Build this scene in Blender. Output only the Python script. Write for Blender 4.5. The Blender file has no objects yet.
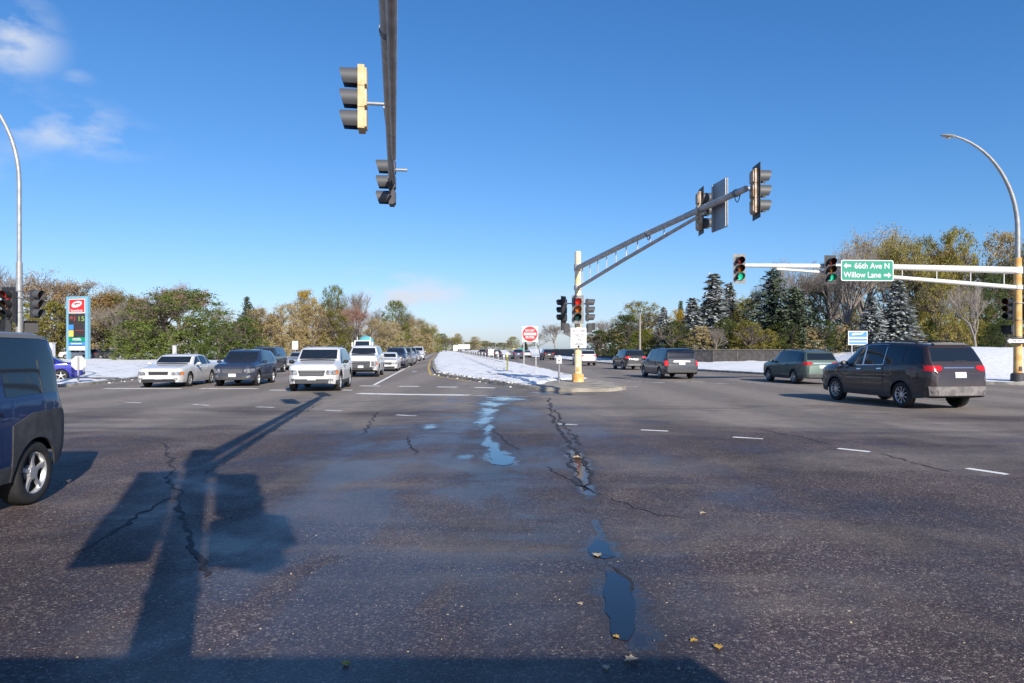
import bpy, bmesh, math, random
from mathutils import Vector, Matrix
from mathutils.bvhtree import BVHTree
R = math.radians
PI = math.pi
random.seed(7)
C = bpy.context.scene.collection
SC = bpy.context.scene

# ------------------------------------------------------------------ camera, sky, sun, exposure
F, CX, HY, CH = 683.0, 512.0, 349.0, 1.7
cam_d = bpy.data.cameras.new('camera'); cam = bpy.data.objects.new('camera', cam_d); C.objects.link(cam)
cam.location = (0, 0, CH); cam.rotation_euler = (R(90), 0, 0)
cam_d.sensor_width = 36; cam_d.lens = 24.0; cam_d.shift_y = (HY - 341.5) / 1024.0
cam_d.clip_start = 0.05; cam_d.clip_end = 6000
SC.camera = cam
SUN_EL = R(27.0)
SUN_VEC = Vector((0.392 * math.cos(SUN_EL), -0.920 * math.cos(SUN_EL), math.sin(SUN_EL)))   # towards the sun
SUN_ROT = math.atan2(0.392, -0.920)
world = bpy.data.worlds.new('World'); SC.world = world; world.use_nodes = True
SC.view_settings.view_transform = 'Standard'; SC.view_settings.look = 'None'
SC.view_settings.gamma = 1; SC.view_settings.exposure = 0.40
sun_d = bpy.data.lights.new('sun', 'SUN'); sun_d.energy = 5.0; sun_d.angle = R(0.5); sun_d.color = (1.0, 0.93, 0.82)
sun = bpy.data.objects.new('sun', sun_d); C.objects.link(sun)
sun.rotation_euler = (-SUN_VEC).to_track_quat('-Z', 'Y').to_euler(); sun.location = (20, -40, 40)
SC.cycles.use_denoising = True
SC.cycles.max_bounces = 5; SC.cycles.glossy_bounces = 3; SC.cycles.transparent_max_bounces = 4

def world_nodes():
    nt = world.node_tree; N = nt.nodes; Lk = nt.links
    for n in list(N): N.remove(n)
    out = N.new('ShaderNodeOutputWorld'); bg = N.new('ShaderNodeBackground')
    sky = N.new('ShaderNodeTexSky'); sky.sky_type = 'NISHITA'; sky.sun_disc = False
    sky.sun_elevation = SUN_EL; sky.sun_rotation = SUN_ROT
    sky.air_density = 1.0; sky.dust_density = 0.6; sky.ozone_density = 3.2; sky.altitude = 200
    bg.inputs['Strength'].default_value = 0.1
    tc = N.new('ShaderNodeTexCoord')
    nz = N.new('ShaderNodeTexNoise'); nz.inputs['Scale'].default_value = 9.0; nz.inputs['Detail'].default_value = 7; nz.inputs['Roughness'].default_value = 0.55
    mp = N.new('ShaderNodeMapping'); mp.inputs['Scale'].default_value = (1, 1, 2.2)
    Lk.new(tc.outputs['Generated'], mp.inputs['Vector']); Lk.new(mp.outputs['Vector'], nz.inputs['Vector'])
    total = None
    # clouds lie in these directions (px, py measured as view directions), angular half sizes and density
    for (px, py, ax, az, dens) in ((0, 34, .062, .052, 0.80), (62, 130, .11, .03, .62), (92, 122, .045, .03, .45), (78, 80, .02, .012, .3), (402, 294, .11, .032, 1.0), (385, 276, .06, .015, .6), (480, 322, .20, .022, .6), (620, 300, .3, .02, .25), (150, 320, .5, .03, .3), (-330, 60, .3, .09, .9)):
        d = Vector(((px - CX) / F, 1, (HY - py) / F)).normalized()
        sb = N.new('ShaderNodeVectorMath'); sb.operation = 'SUBTRACT'; sb.inputs[1].default_value = d
        Lk.new(tc.outputs['Generated'], sb.inputs[0])
        ml = N.new('ShaderNodeVectorMath'); ml.operation = 'MULTIPLY'; ml.inputs[1].default_value = (1 / ax, 1 / ax, 1 / az)
        Lk.new(sb.outputs[0], ml.inputs[0])
        ln = N.new('ShaderNodeVectorMath'); ln.operation = 'LENGTH'; Lk.new(ml.outputs[0], ln.inputs[0])
        mr = N.new('ShaderNodeMapRange'); mr.interpolation_type = 'SMOOTHSTEP'
        mr.inputs['From Min'].default_value = 1.25; mr.inputs['From Max'].default_value = 0.2
        mr.inputs['To Min'].default_value = 0; mr.inputs['To Max'].default_value = dens
        Lk.new(ln.outputs['Value'], mr.inputs['Value'])
        if total is None: total = mr.outputs[0]
        else:
            mx = N.new('ShaderNodeMath'); mx.operation = 'MAXIMUM'; Lk.new(total, mx.inputs[0]); Lk.new(mr.outputs[0], mx.inputs[1]); total = mx.outputs[0]
    nr = N.new('ShaderNodeMapRange'); nr.inputs['From Min'].default_value = 0.45; nr.inputs['From Max'].default_value = 0.62
    Lk.new(nz.outputs['Fac'], nr.inputs['Value'])
    fm = N.new('ShaderNodeMath'); fm.operation = 'MULTIPLY'; Lk.new(total, fm.inputs[0]); Lk.new(nr.outputs[0], fm.inputs[1])
    tint = N.new('ShaderNodeMix'); tint.data_type = 'RGBA'; tint.blend_type = 'MULTIPLY'; tint.inputs[0].default_value = 1.0
    tint.inputs[7].default_value = (.98, .96, 1.22, 1)
    Lk.new(sky.outputs[0], tint.inputs[6])
    mix = N.new('ShaderNodeMix'); mix.data_type = 'RGBA'
    mix.inputs[7].default_value = (5.4, 5.9, 6.8, 1)
    sr = N.new('ShaderNodeSeparateColor'); cr_ = N.new('ShaderNodeCombineColor'); Lk.new(tint.outputs[2], sr.inputs[0])
    for i, (A, g) in enumerate(((.43, 1.34), (.89, 1.0), (1.22, .87))):      # the clear autumn air: a deeper blue overhead than the sky model's
        pw = N.new('ShaderNodeMath'); pw.operation = 'POWER'; pw.inputs[1].default_value = g; Lk.new(sr.outputs[i], pw.inputs[0])
        mu = N.new('ShaderNodeMath'); mu.operation = 'MULTIPLY'; mu.inputs[1].default_value = A; Lk.new(pw.outputs[0], mu.inputs[0]); Lk.new(mu.outputs[0], cr_.inputs[i])
    Lk.new(fm.outputs[0], mix.inputs[0]); Lk.new(cr_.outputs[0], mix.inputs[6])
    Lk.new(mix.outputs[2], bg.inputs['Color']); Lk.new(bg.outputs[0], out.inputs['Surface'])
world_nodes()

# ------------------------------------------------------------------ helpers
def gp(px, py):                       # ground point seen at a pixel of the photograph
    Z = CH * F / (py - HY)
    return ((px - CX) / F * Z, Z)
def at(px, Z):                        # x of a pixel column at distance Z
    return (px - CX) / F * Z
def hz(py, Z):                        # height of a pixel row at distance Z
    return CH + (HY - py) / F * Z

def tag(o, label=None, cat=None, group=None, kind=None):
    if label: o['label'] = label
    if cat: o['category'] = cat
    if group: o['group'] = group
    if kind: o['kind'] = kind
    return o
def empty(name, loc, rz=0, label=None, cat=None, group=None):
    o = bpy.data.objects.new(name, None); C.objects.link(o)
    o.location = loc; o.rotation_euler = (0, 0, rz); o.empty_display_size = 0.3
    return tag(o, label, cat, group)

class MB:
    def __init__(s): s.v = []; s.f = []; s.mi = []; s.cur = 0
    def add(s, vs, fs):
        b = len(s.v); s.v += [tuple(v) for v in vs]
        for f in fs: s.f.append(tuple(b + i for i in f)); s.mi.append(s.cur)
    def box(s, c, d, M=None, bev=0):
        x, y, z = d[0] / 2, d[1] / 2, d[2] / 2
        vs = [Vector((sx * x, sy * y, sz * z)) for sz in (-1, 1) for sy in (-1, 1) for sx in (-1, 1)]
        if M: vs = [M @ v for v in vs]
        c = Vector(c); vs = [v + c for v in vs]
        s.add(vs, [(0, 2, 3, 1), (4, 5, 7, 6), (0, 1, 5, 4), (2, 6, 7, 3), (0, 4, 6, 2), (1, 3, 7, 5)])
    def tube(s, pts, rs, n=10, caps=True):
        pts = [Vector(p) for p in pts]
        if not isinstance(rs, (list, tuple)): rs = [rs] * len(pts)
        rings = []; up = None
        for i, p in enumerate(pts):
            t = (pts[min(i + 1, len(pts) - 1)] - pts[max(i - 1, 0)]).normalized()
            if up is None: up = Vector((0, 0, 1)) if abs(t.z) < .9 else Vector((1, 0, 0))
            a = t.cross(up)
            if a.length < 1e-4: a = t.cross(Vector((0, 1, 0)))
            a.normalize(); b = a.cross(t).normalized(); up = b
            rings.append([p + (a * math.cos(2 * PI * k / n) + b * math.sin(2 * PI * k / n)) * rs[i] for k in range(n)])
        b0 = len(s.v)
        vs = [v for r in rings for v in r]; fs = []
        for i in range(len(rings) - 1):
            for k in range(n):
                k2 = (k + 1) % n
                fs.append((i * n + k, i * n + k2, (i + 1) * n + k2, (i + 1) * n + k))
        if caps:
            fs.append(tuple(reversed(range(n)))); fs.append(tuple((len(rings) - 1) * n + k for k in range(n)))
        s.add(vs, fs)
    def lathe(s, prof, c=(0, 0, 0), axis='z', n=24):
        vs = []
        for (r, h) in prof:
            for k in range(n):
                a = 2 * PI * k / n
                p = (r * math.cos(a), r * math.sin(a), h)
                if axis == 'y': p = (p[0], p[2], p[1])
                if axis == 'x': p = (p[2], p[0], p[1])
                vs.append((p[0] + c[0], p[1] + c[1], p[2] + c[2]))
        fs = []
        for i in range(len(prof) - 1):
            for k in range(n):
                k2 = (k + 1) % n; fs.append((i * n + k, i * n + k2, (i + 1) * n + k2, (i + 1) * n + k))
        s.add(vs, fs)
    def prism(s, poly, z0, z1, M=None):      # poly in xy, extruded along z; M places it
        n = len(poly)
        vs = [Vector((p[0], p[1], z0)) for p in poly] + [Vector((p[0], p[1], z1)) for p in poly]
        if M: vs = [M @ v for v in vs]
        s.add(vs, [tuple(reversed(range(n))), tuple(range(n, 2 * n))] + [(i, (i + 1) % n, n + (i + 1) % n, n + i) for i in range(n)])
    def build(s, name, mat, parent=None, smooth=None, fix=True):
        me = bpy.data.meshes.new(name); me.from_pydata(s.v, [], s.f)
        mats = mat if isinstance(mat, (list, tuple)) else [mat]
        for m in mats: me.materials.append(m)
        if len(mats) > 1: me.polygons.foreach_set('material_index', s.mi)
        if fix:
            bm = bmesh.new(); bm.from_mesh(me); bmesh.ops.recalc_face_normals(bm, faces=bm.faces); bm.to_mesh(me); bm.free()
        if smooth:
            me.polygons.foreach_set('use_smooth', [True] * len(me.polygons))
            me.set_sharp_from_angle(angle=R(smooth))
        me.update()
        o = bpy.data.objects.new(name, me); C.objects.link(o)
        if parent: o.parent = parent
        return o

def copy_tree(o, parent=None):
    c = o.copy(); C.objects.link(c); c.parent = parent
    for ch in list(o.children): copy_tree(ch, c)
    return c

# ------------------------------------------------------------------ materials
def mat(name, col, rough=.6, metal=0, spec=.5, coat=0, emit=None, es=0, noise=0, nscale=8, col2=None, bump=0, bscale=60):
    m = bpy.data.materials.new(name); m.use_nodes = True
    nt = m.node_tree; b = nt.nodes['Principled BSDF']
    b.inputs['Base Color'].default_value = (*col, 1); b.inputs['Roughness'].default_value = rough
    b.inputs['Metallic'].default_value = metal; b.inputs['Specular IOR Level'].default_value = spec
    b.inputs['Coat Weight'].default_value = coat; b.inputs['Coat Roughness'].default_value = .04
    if emit: b.inputs['Emission Color'].default_value = (*emit, 1); b.inputs['Emission Strength'].default_value = es
    if noise or bump:
        tc = nt.nodes.new('ShaderNodeTexCoord')
    if noise:
        nz = nt.nodes.new('ShaderNodeTexNoise'); nz.inputs['Scale'].default_value = nscale; nz.inputs['Detail'].default_value = 6
        rp = nt.nodes.new('ShaderNodeValToRGB')
        c2 = col2 or tuple(c * (1 - noise) for c in col)
        rp.color_ramp.elements[0].position = .38; rp.color_ramp.elements[0].color = (*c2, 1)
        rp.color_ramp.elements[1].position = .62; rp.color_ramp.elements[1].color = (*col, 1)
        nt.links.new(tc.outputs['Object'], nz.inputs['Vector']); nt.links.new(nz.outputs['Fac'], rp.inputs['Fac'])
        nt.links.new(rp.outputs['Color'], b.inputs['Base Color'])
    if bump:
        nb = nt.nodes.new('ShaderNodeTexNoise'); nb.inputs['Scale'].default_value = bscale; nb.inputs['Detail'].default_value = 4
        bp = nt.nodes.new('ShaderNodeBump'); bp.inputs['Strength'].default_value = bump; bp.inputs['Distance'].default_value = .02
        nt.links.new(tc.outputs['Object'], nb.inputs['Vector']); nt.links.new(nb.outputs['Fac'], bp.inputs['Height'])
        nt.links.new(bp.outputs['Normal'], b.inputs['Normal'])
    return m

def paint(name, col, metal=.25, dirt=.35):
    """car paint with a film of road salt that thickens towards the sills"""
    m = bpy.data.materials.new(name); m.use_nodes = True
    nt = m.node_tree; N = nt.nodes; Lk = nt.links; b = N['Principled BSDF']
    b.inputs['Metallic'].default_value = metal; b.inputs['Coat Weight'].default_value = .8; b.inputs['Coat Roughness'].default_value = .05
    tc = N.new('ShaderNodeTexCoord'); sp = N.new('ShaderNodeSeparateXYZ'); Lk.new(tc.outputs['Object'], sp.inputs[0])
    nz = N.new('ShaderNodeTexNoise'); nz.inputs['Scale'].default_value = 3.5; nz.inputs['Detail'].default_value = 7; Lk.new(tc.outputs['Object'], nz.inputs['Vector'])
    mr = N.new('ShaderNodeMapRange'); mr.inputs['From Min'].default_value = 1.0; mr.inputs['From Max'].default_value = .2
    mr.inputs['To Min'].default_value = 0.02; mr.inputs['To Max'].default_value = dirt
    Lk.new(sp.outputs['Z'], mr.inputs['Value'])
    ml = N.new('ShaderNodeMath'); ml.operation = 'MULTIPLY'; ml.use_clamp = True
    m2 = N.new('ShaderNodeMath'); m2.operation = 'MULTIPLY'; m2.inputs[1].default_value = 1.7; Lk.new(nz.outputs['Fac'], m2.inputs[0])
    Lk.new(mr.outputs[0], ml.inputs[0]); Lk.new(m2.outputs[0], ml.inputs[1])
    mx = N.new('ShaderNodeMix'); mx.data_type = 'RGBA'; mx.inputs[6].default_value = (*col, 1); mx.inputs[7].default_value = (.22, .20, .18, 1)
    Lk.new(ml.outputs[0], mx.inputs[0]); Lk.new(mx.outputs[2], b.inputs['Base Color'])
    mr2 = N.new('ShaderNodeMapRange'); b.inputs['Specular IOR Level'].default_value = .25; mr2.inputs['To Min'].default_value = .5; mr2.inputs['To Max'].default_value = .9; Lk.new(ml.outputs[0], mr2.inputs['Value'])
    Lk.new(mr2.outputs[0], b.inputs['Roughness'])
    c = N.new('ShaderNodeMath'); c.operation = 'SUBTRACT'; c.inputs[0].default_value = .9; Lk.new(ml.outputs[0], c.inputs[1]); Lk.new(c.outputs[0], b.inputs['Coat Weight'])
    return m

def noise_node(nt, vec, scale, detail=5, rough=.55, dist=0):
    n = nt.nodes.new('ShaderNodeTexNoise'); n.inputs['Scale'].default_value = scale; n.inputs['Detail'].default_value = detail
    n.inputs['Roughness'].default_value = rough; n.inputs['Distortion'].default_value = dist
    nt.links.new(vec, n.inputs['Vector']); return n.outputs['Fac']
def ramp(nt, fac, stops, interp='LINEAR'):
    r = nt.nodes.new('ShaderNodeValToRGB'); r.color_ramp.interpolation = interp
    e = r.color_ramp.elements
    while len(e) < len(stops): e.new(0.5)
    for i, (p, c) in enumerate(stops):
        e[i].position = p; e[i].color = (*c, 1) if isinstance(c, tuple) else (c, c, c, 1)
    nt.links.new(fac, r.inputs['Fac']); return r.outputs['Color']
def mixc(nt, fac, a, b, mode='MIX'):
    m = nt.nodes.new('ShaderNodeMix'); m.data_type = 'RGBA'; m.blend_type = mode
    for i, v in ((0, fac), (6, a), (7, b)):
        if isinstance(v, (int, float)): m.inputs[i].default_value = v if i == 0 else (v, v, v, 1)
        elif isinstance(v, tuple): m.inputs[i].default_value = (*v, 1)
        else: nt.links.new(v, m.inputs[i])
    return m.outputs[2]
def math_n(nt, op, a, b=None, clamp=False):
    m = nt.nodes.new('ShaderNodeMath'); m.operation = op; m.use_clamp = clamp
    for i, v in ((0, a), (1, b)):
        if v is None: continue
        if isinstance(v, (int, float)): m.inputs[i].default_value = v
        else: nt.links.new(v, m.inputs[i])
    return m.outputs[0]

def road_material():
    m = bpy.data.materials.new('asphalt'); m.use_nodes = True; nt = m.node_tree; N = nt.nodes; Lk = nt.links; b = N['Principled BSDF']
    geo = N.new('ShaderNodeNewGeometry'); P = geo.outputs['Position']
    sp = N.new('ShaderNodeSeparateXYZ'); Lk.new(P, sp.inputs[0]); X, Y = sp.outputs['X'], sp.outputs['Y']
    vo = N.new('ShaderNodeTexVoronoi'); vo.inputs['Scale'].default_value = 95; Lk.new(P, vo.inputs['Vector'])
    vs = N.new('ShaderNodeSeparateColor'); Lk.new(vo.outputs['Color'], vs.inputs[0])
    vo2 = N.new('ShaderNodeTexVoronoi'); vo2.inputs['Scale'].default_value = 48; Lk.new(P, vo2.inputs['Vector'])
    vs2 = N.new('ShaderNodeSeparateColor'); Lk.new(vo2.outputs['Color'], vs2.inputs[0])
    stone = ramp(nt, vs.outputs[0], [(0, (.030, .021, .022)), (.45, (.074, .049, .051)), (.80, (.130, .091, .082)), (.93, (.27, .21, .175)), (1, (.52, .46, .41))])
    stone2 = ramp(nt, vs2.outputs[0], [(0, (.040, .028, .029)), (.86, (.082, .055, .056)), (.96, (.30, .235, .195)), (1, (.55, .48, .42))])
    base = mixc(nt, .35, stone, stone2)
    mott = noise_node(nt, P, .9, 6, .6)
    base = mixc(nt, .55, base, ramp(nt, mott, [(.3, .35), (.7, 1.35)]), 'MULTIPLY')
    # dry, salt-bleached lanes in the far half of the crossing and on the approach roads
    ny = noise_node(nt, P, .20, 8, .66, .9)
    mp = N.new('ShaderNodeMapping'); mp.inputs['Scale'].default_value = (.06, .45, 1); Lk.new(P, mp.inputs['Vector'])
    st = noise_node(nt, mp.outputs[0], 1.0, 6, .6, .8)
    far = N.new('ShaderNodeMapRange'); far.inputs['From Min'].default_value = 13; far.inputs['From Max'].default_value = 30; Lk.new(Y, far.inputs['Value'])
    sx = math_n(nt, 'MULTIPLY', math_n(nt, 'ABSOLUTE', math_n(nt, 'ADD', X, 1.0)), .035, True)
    dry = math_n(nt, 'ADD', math_n(nt, 'MULTIPLY', far.outputs[0], .38), math_n(nt, 'MULTIPLY', math_n(nt, 'ADD', math_n(nt, 'MULTIPLY', st, .65), math_n(nt, 'MULTIPLY', ny, .7)), .95))
    dry = math_n(nt, 'ADD', dry, math_n(nt, 'MULTIPLY', math_n(nt, 'MULTIPLY', sx, far.outputs[0]), .35))
    dryf = ramp(nt, dry, [(.62, 0.0), (.83, 1.0)])
    drycol = mixc(nt, .5, (.26, .22, .18), ramp(nt, noise_node(nt, P, 2.2, 7, .65), [(.3, (.16, .135, .115)), (.7, (.34, .29, .235))]))
    base = mixc(nt, math_n(nt, 'MULTIPLY', dryf, .85), base, drycol)
    # damp film: follows the drain line in the middle of the crossing
    wn = noise_node(nt, P, .42, 7, .62, 1.2)
    mp2 = N.new('ShaderNodeMapping'); mp2.inputs['Scale'].default_value = (.8, .14, 1); Lk.new(P, mp2.inputs['Vector'])
    ws = noise_node(nt, mp2.outputs[0], 1.1, 6, .6, .5)
    cxn = math_n(nt, 'ABSOLUTE', math_n(nt, 'ADD', X, .7))
    cb = N.new('ShaderNodeMapRange'); cb.inputs['From Min'].default_value = 5.0; cb.inputs['From Max'].default_value = 0.0; cb.inputs['To Min'].default_value = -.03; cb.inputs['To Max'].default_value = .15; Lk.new(cxn, cb.inputs['Value'])
    nearb = N.new('ShaderNodeMapRange'); nearb.inputs['From Min'].default_value = 26; nearb.inputs['From Max'].default_value = 14; nearb.inputs['To Max'].default_value = .04; nearb.inputs['To Min'].default_value = -.1; Lk.new(Y, nearb.inputs['Value'])
    wet = math_n(nt, 'ADD', math_n(nt, 'ADD', math_n(nt, 'MULTIPLY', wn, .62), math_n(nt, 'MULTIPLY', ws, .38)), math_n(nt, 'ADD', cb.outputs[0], nearb.outputs[0]))
    wetf = ramp(nt, wet, [(.49, 0.0), (.70, 1.0)])
    base = mixc(nt, math_n(nt, 'MULTIPLY', wetf, .5), base, (.026, .022, .026))
    # tyre-polished wheel paths curving with the turning traffic, tar-sealed joints
    wv = N.new('ShaderNodeTexWave'); wv.inputs['Scale'].default_value = .085; wv.inputs['Distortion'].default_value = 2.6; wv.inputs['Detail'].default_value = 3; wv.inputs['Detail Scale'].default_value = .35
    Lk.new(P, wv.inputs['Vector']); base = mixc(nt, .35, base, ramp(nt, wv.outputs['Fac'], [(.2, .55), (.8, 1.2)]), 'MULTIPLY')
    # standing melt-water along the drain line: film soaks in from the edges
    dn = noise_node(nt, P, 1.6, 6, .65, .4); dn2 = noise_node(nt, P, 7, 4, .6); pool = None
    for (px, py, w, h) in ((505, 398.5, 30, 3.0), (494, 404, 18, 4), (490, 411, 13, 6), (484, 420, 10, 8), (488, 430, 6.5, 9), (488, 440, 6, 8), (494, 448, 7, 7), (501, 458, 17, 10), (430, 427, 11, 4), (463, 457, 13, 2.5), (620, 604, 26, 50), (602, 549, 24, 16), (578, 459, 12, 13), (589, 490, 12, 9), (599, 530, 5, 12), (582, 475, 7, 12), (555, 392.5, 34, 2.2)):
        (cx, cy) = gp(px, py); rx = w / F * cy; ry = abs(gp(px, py - h)[1] - gp(px, py + h)[1]) / 2
        sb = N.new('ShaderNodeVectorMath'); sb.operation = 'SUBTRACT'; sb.inputs[1].default_value = (cx, cy, 0); Lk.new(P, sb.inputs[0])
        ml = N.new('ShaderNodeVectorMath'); ml.operation = 'MULTIPLY'; ml.inputs[1].default_value = (1 / rx, 1 / ry, 0); Lk.new(sb.outputs[0], ml.inputs[0])
        ln = N.new('ShaderNodeVectorMath'); ln.operation = 'LENGTH'; Lk.new(ml.outputs[0], ln.inputs[0])
        pool = ln.outputs['Value'] if pool is None else math_n(nt, 'MINIMUM', pool, ln.outputs['Value'])
    pool = math_n(nt, 'ADD', pool, math_n(nt, 'ADD', math_n(nt, 'MULTIPLY', math_n(nt, 'SUBTRACT', dn, .5), 2.6), math_n(nt, 'MULTIPLY', math_n(nt, 'SUBTRACT', dn2, .5), 1.1)))
    film = ramp(nt, pool, [(.30, 1.0), (.95, 0.0)]); halo = ramp(nt, math_n(nt, 'MULTIPLY', pool, .5), [(.3, 1.0), (.85, 0.0)])
    base = mixc(nt, math_n(nt, 'MULTIPLY', halo, .45), base, (.026, .022, .024)); base = mixc(nt, math_n(nt, 'MULTIPLY', film, .7), base, (.016, .015, .018))
    Lk.new(base, b.inputs['Base Color'])
    fine = noise_node(nt, P, 40, 3, .6)
    rgh = mixc(nt, film, mixc(nt, wetf, .80, mixc(nt, fine, .26, .46)), .07)
    Lk.new(rgh, b.inputs['Roughness'])
    b.inputs['Specular IOR Level'].default_value = .42
    bp = N.new('ShaderNodeBump'); bp.inputs['Distance'].default_value = .012
    Lk.new(math_n(nt, 'MULTIPLY', math_n(nt, 'ADD', .6, math_n(nt, 'MULTIPLY', wetf, -.40)), math_n(nt, 'SUBTRACT', 1.0, math_n(nt, 'MULTIPLY', film, .96))), bp.inputs['Strength'])
    h = math_n(nt, 'ADD', math_n(nt, 'MULTIPLY', vo.outputs['Distance'], -.6), math_n(nt, 'MULTIPLY', noise_node(nt, P, 110, 3, .6), .6))
    Lk.new(h, bp.inputs['Height']); Lk.new(bp.outputs['Normal'], b.inputs['Normal'])
    return m

def snow_material(name='snow', grass=.0):
    m = bpy.data.materials.new(name); m.use_nodes = True; nt = m.node_tree; N = nt.nodes; Lk = nt.links; b = N['Principled BSDF']
    geo = N.new('ShaderNodeNewGeometry'); P = geo.outputs['Position']
    n1 = noise_node(nt, P, .8, 8, .65); n2 = noise_node(nt, P, 5, 6, .7)
    c = ramp(nt, n2, [(.25, (.66, .655, .65)), (.5, (.82, .815, .805)), (.8, (.88, .875, .865))])
    g = ramp(nt, math_n(nt, 'ADD', math_n(nt, 'MULTIPLY', n1, .65), math_n(nt, 'MULTIPLY', n2, .35)), [(.62 - grass, 0.0), (.68 - grass, 1.0)])
    c = mixc(nt, math_n(nt, 'MULTIPLY', g, .75), c, (.16, .13, .07))
    Lk.new(c, b.inputs['Base Color']); b.inputs['Roughness'].default_value = .7
    bp = N.new('ShaderNodeBump'); bp.inputs['Distance'].default_value = .12; bp.inputs['Strength'].default_value = .7
    Lk.new(noise_node(nt, P, 2.6, 9, .72), bp.inputs['Height']); Lk.new(bp.outputs['Normal'], b.inputs['Normal'])
    return m

def worn_paint(name, col, wear=.45):
    m = bpy.data.materials.new(name); m.use_nodes = True; nt = m.node_tree; N = nt.nodes; Lk = nt.links; b = N['Principled BSDF']
    geo = N.new('ShaderNodeNewGeometry'); P = geo.outputs['Position']
    n = math_n(nt, 'ADD', math_n(nt, 'MULTIPLY', noise_node(nt, P, 2.2, 6, .7), .5), math_n(nt, 'MULTIPLY', noise_node(nt, P, 38, 4, .7), .5))
    c = ramp(nt, n, [(wear - .04, (.06, .052, .05)), (wear + .05, col)])
    Lk.new(c, b.inputs['Base Color']); b.inputs['Roughness'].default_value = .75
    return m

def leaf_mat(name, c1, c2, c3):
    m = bpy.data.materials.new(name); m.use_nodes = True; nt = m.node_tree; N = nt.nodes; Lk = nt.links; b = N['Principled BSDF']
    tc = N.new('ShaderNodeTexCoord'); oi = N.new('ShaderNodeObjectInfo')
    geo = N.new('ShaderNodeNewGeometry')
    n = noise_node(nt, tc.outputs['Object'], 7, 4, .7); n3 = noise_node(nt, tc.outputs['Object'], 60, 2, .7)
    f = math_n(nt, 'ADD', math_n(nt, 'MULTIPLY', n, .6), math_n(nt, 'MULTIPLY', n3, .4))
    f = math_n(nt, 'ADD', f, math_n(nt, 'MULTIPLY', math_n(nt, 'SUBTRACT', oi.outputs['Random'], .5), .16))
    c = ramp(nt, f, [(.34, c1), (.5, c2), (.66, c3)])
    Lk.new(c, b.inputs['Base Color']); b.inputs['Roughness'].default_value = .7; b.inputs['Specular IOR Level'].default_value = .2
    tr = N.new('ShaderNodeBsdfTranslucent'); Lk.new(c, tr.inputs['Color'])
    mx = N.new('ShaderNodeMixShader'); mx.inputs[0].default_value = .3
    Lk.new(b.outputs[0], mx.inputs[1]); Lk.new(tr.outputs[0], mx.inputs[2]); Lk.new(mx.outputs[0], N['Material Output'].inputs['Surface'])
    return m

def needle_mat(name, c1, c2, snow):
    m = bpy.data.materials.new(name); m.use_nodes = True; nt = m.node_tree; N = nt.nodes; Lk = nt.links; b = N['Principled BSDF']
    tc = N.new('ShaderNodeTexCoord'); geo = N.new('ShaderNodeNewGeometry')
    n = noise_node(nt, tc.outputs['Object'], 30, 4, .7); ns = noise_node(nt, tc.outputs['Object'], 16, 4, .7)
    c = ramp(nt, n, [(.35, c1), (.65, c2)])
    f = ramp(nt, ns, [(.60 - snow, 0.0), (.68 - snow, 1.0)])
    c = mixc(nt, f, c, (.47, .50, .52))
    Lk.new(c, b.inputs['Base Color']); b.inputs['Roughness'].default_value = .75; b.inputs['Specular IOR Level'].default_value = .2
    return m

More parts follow.
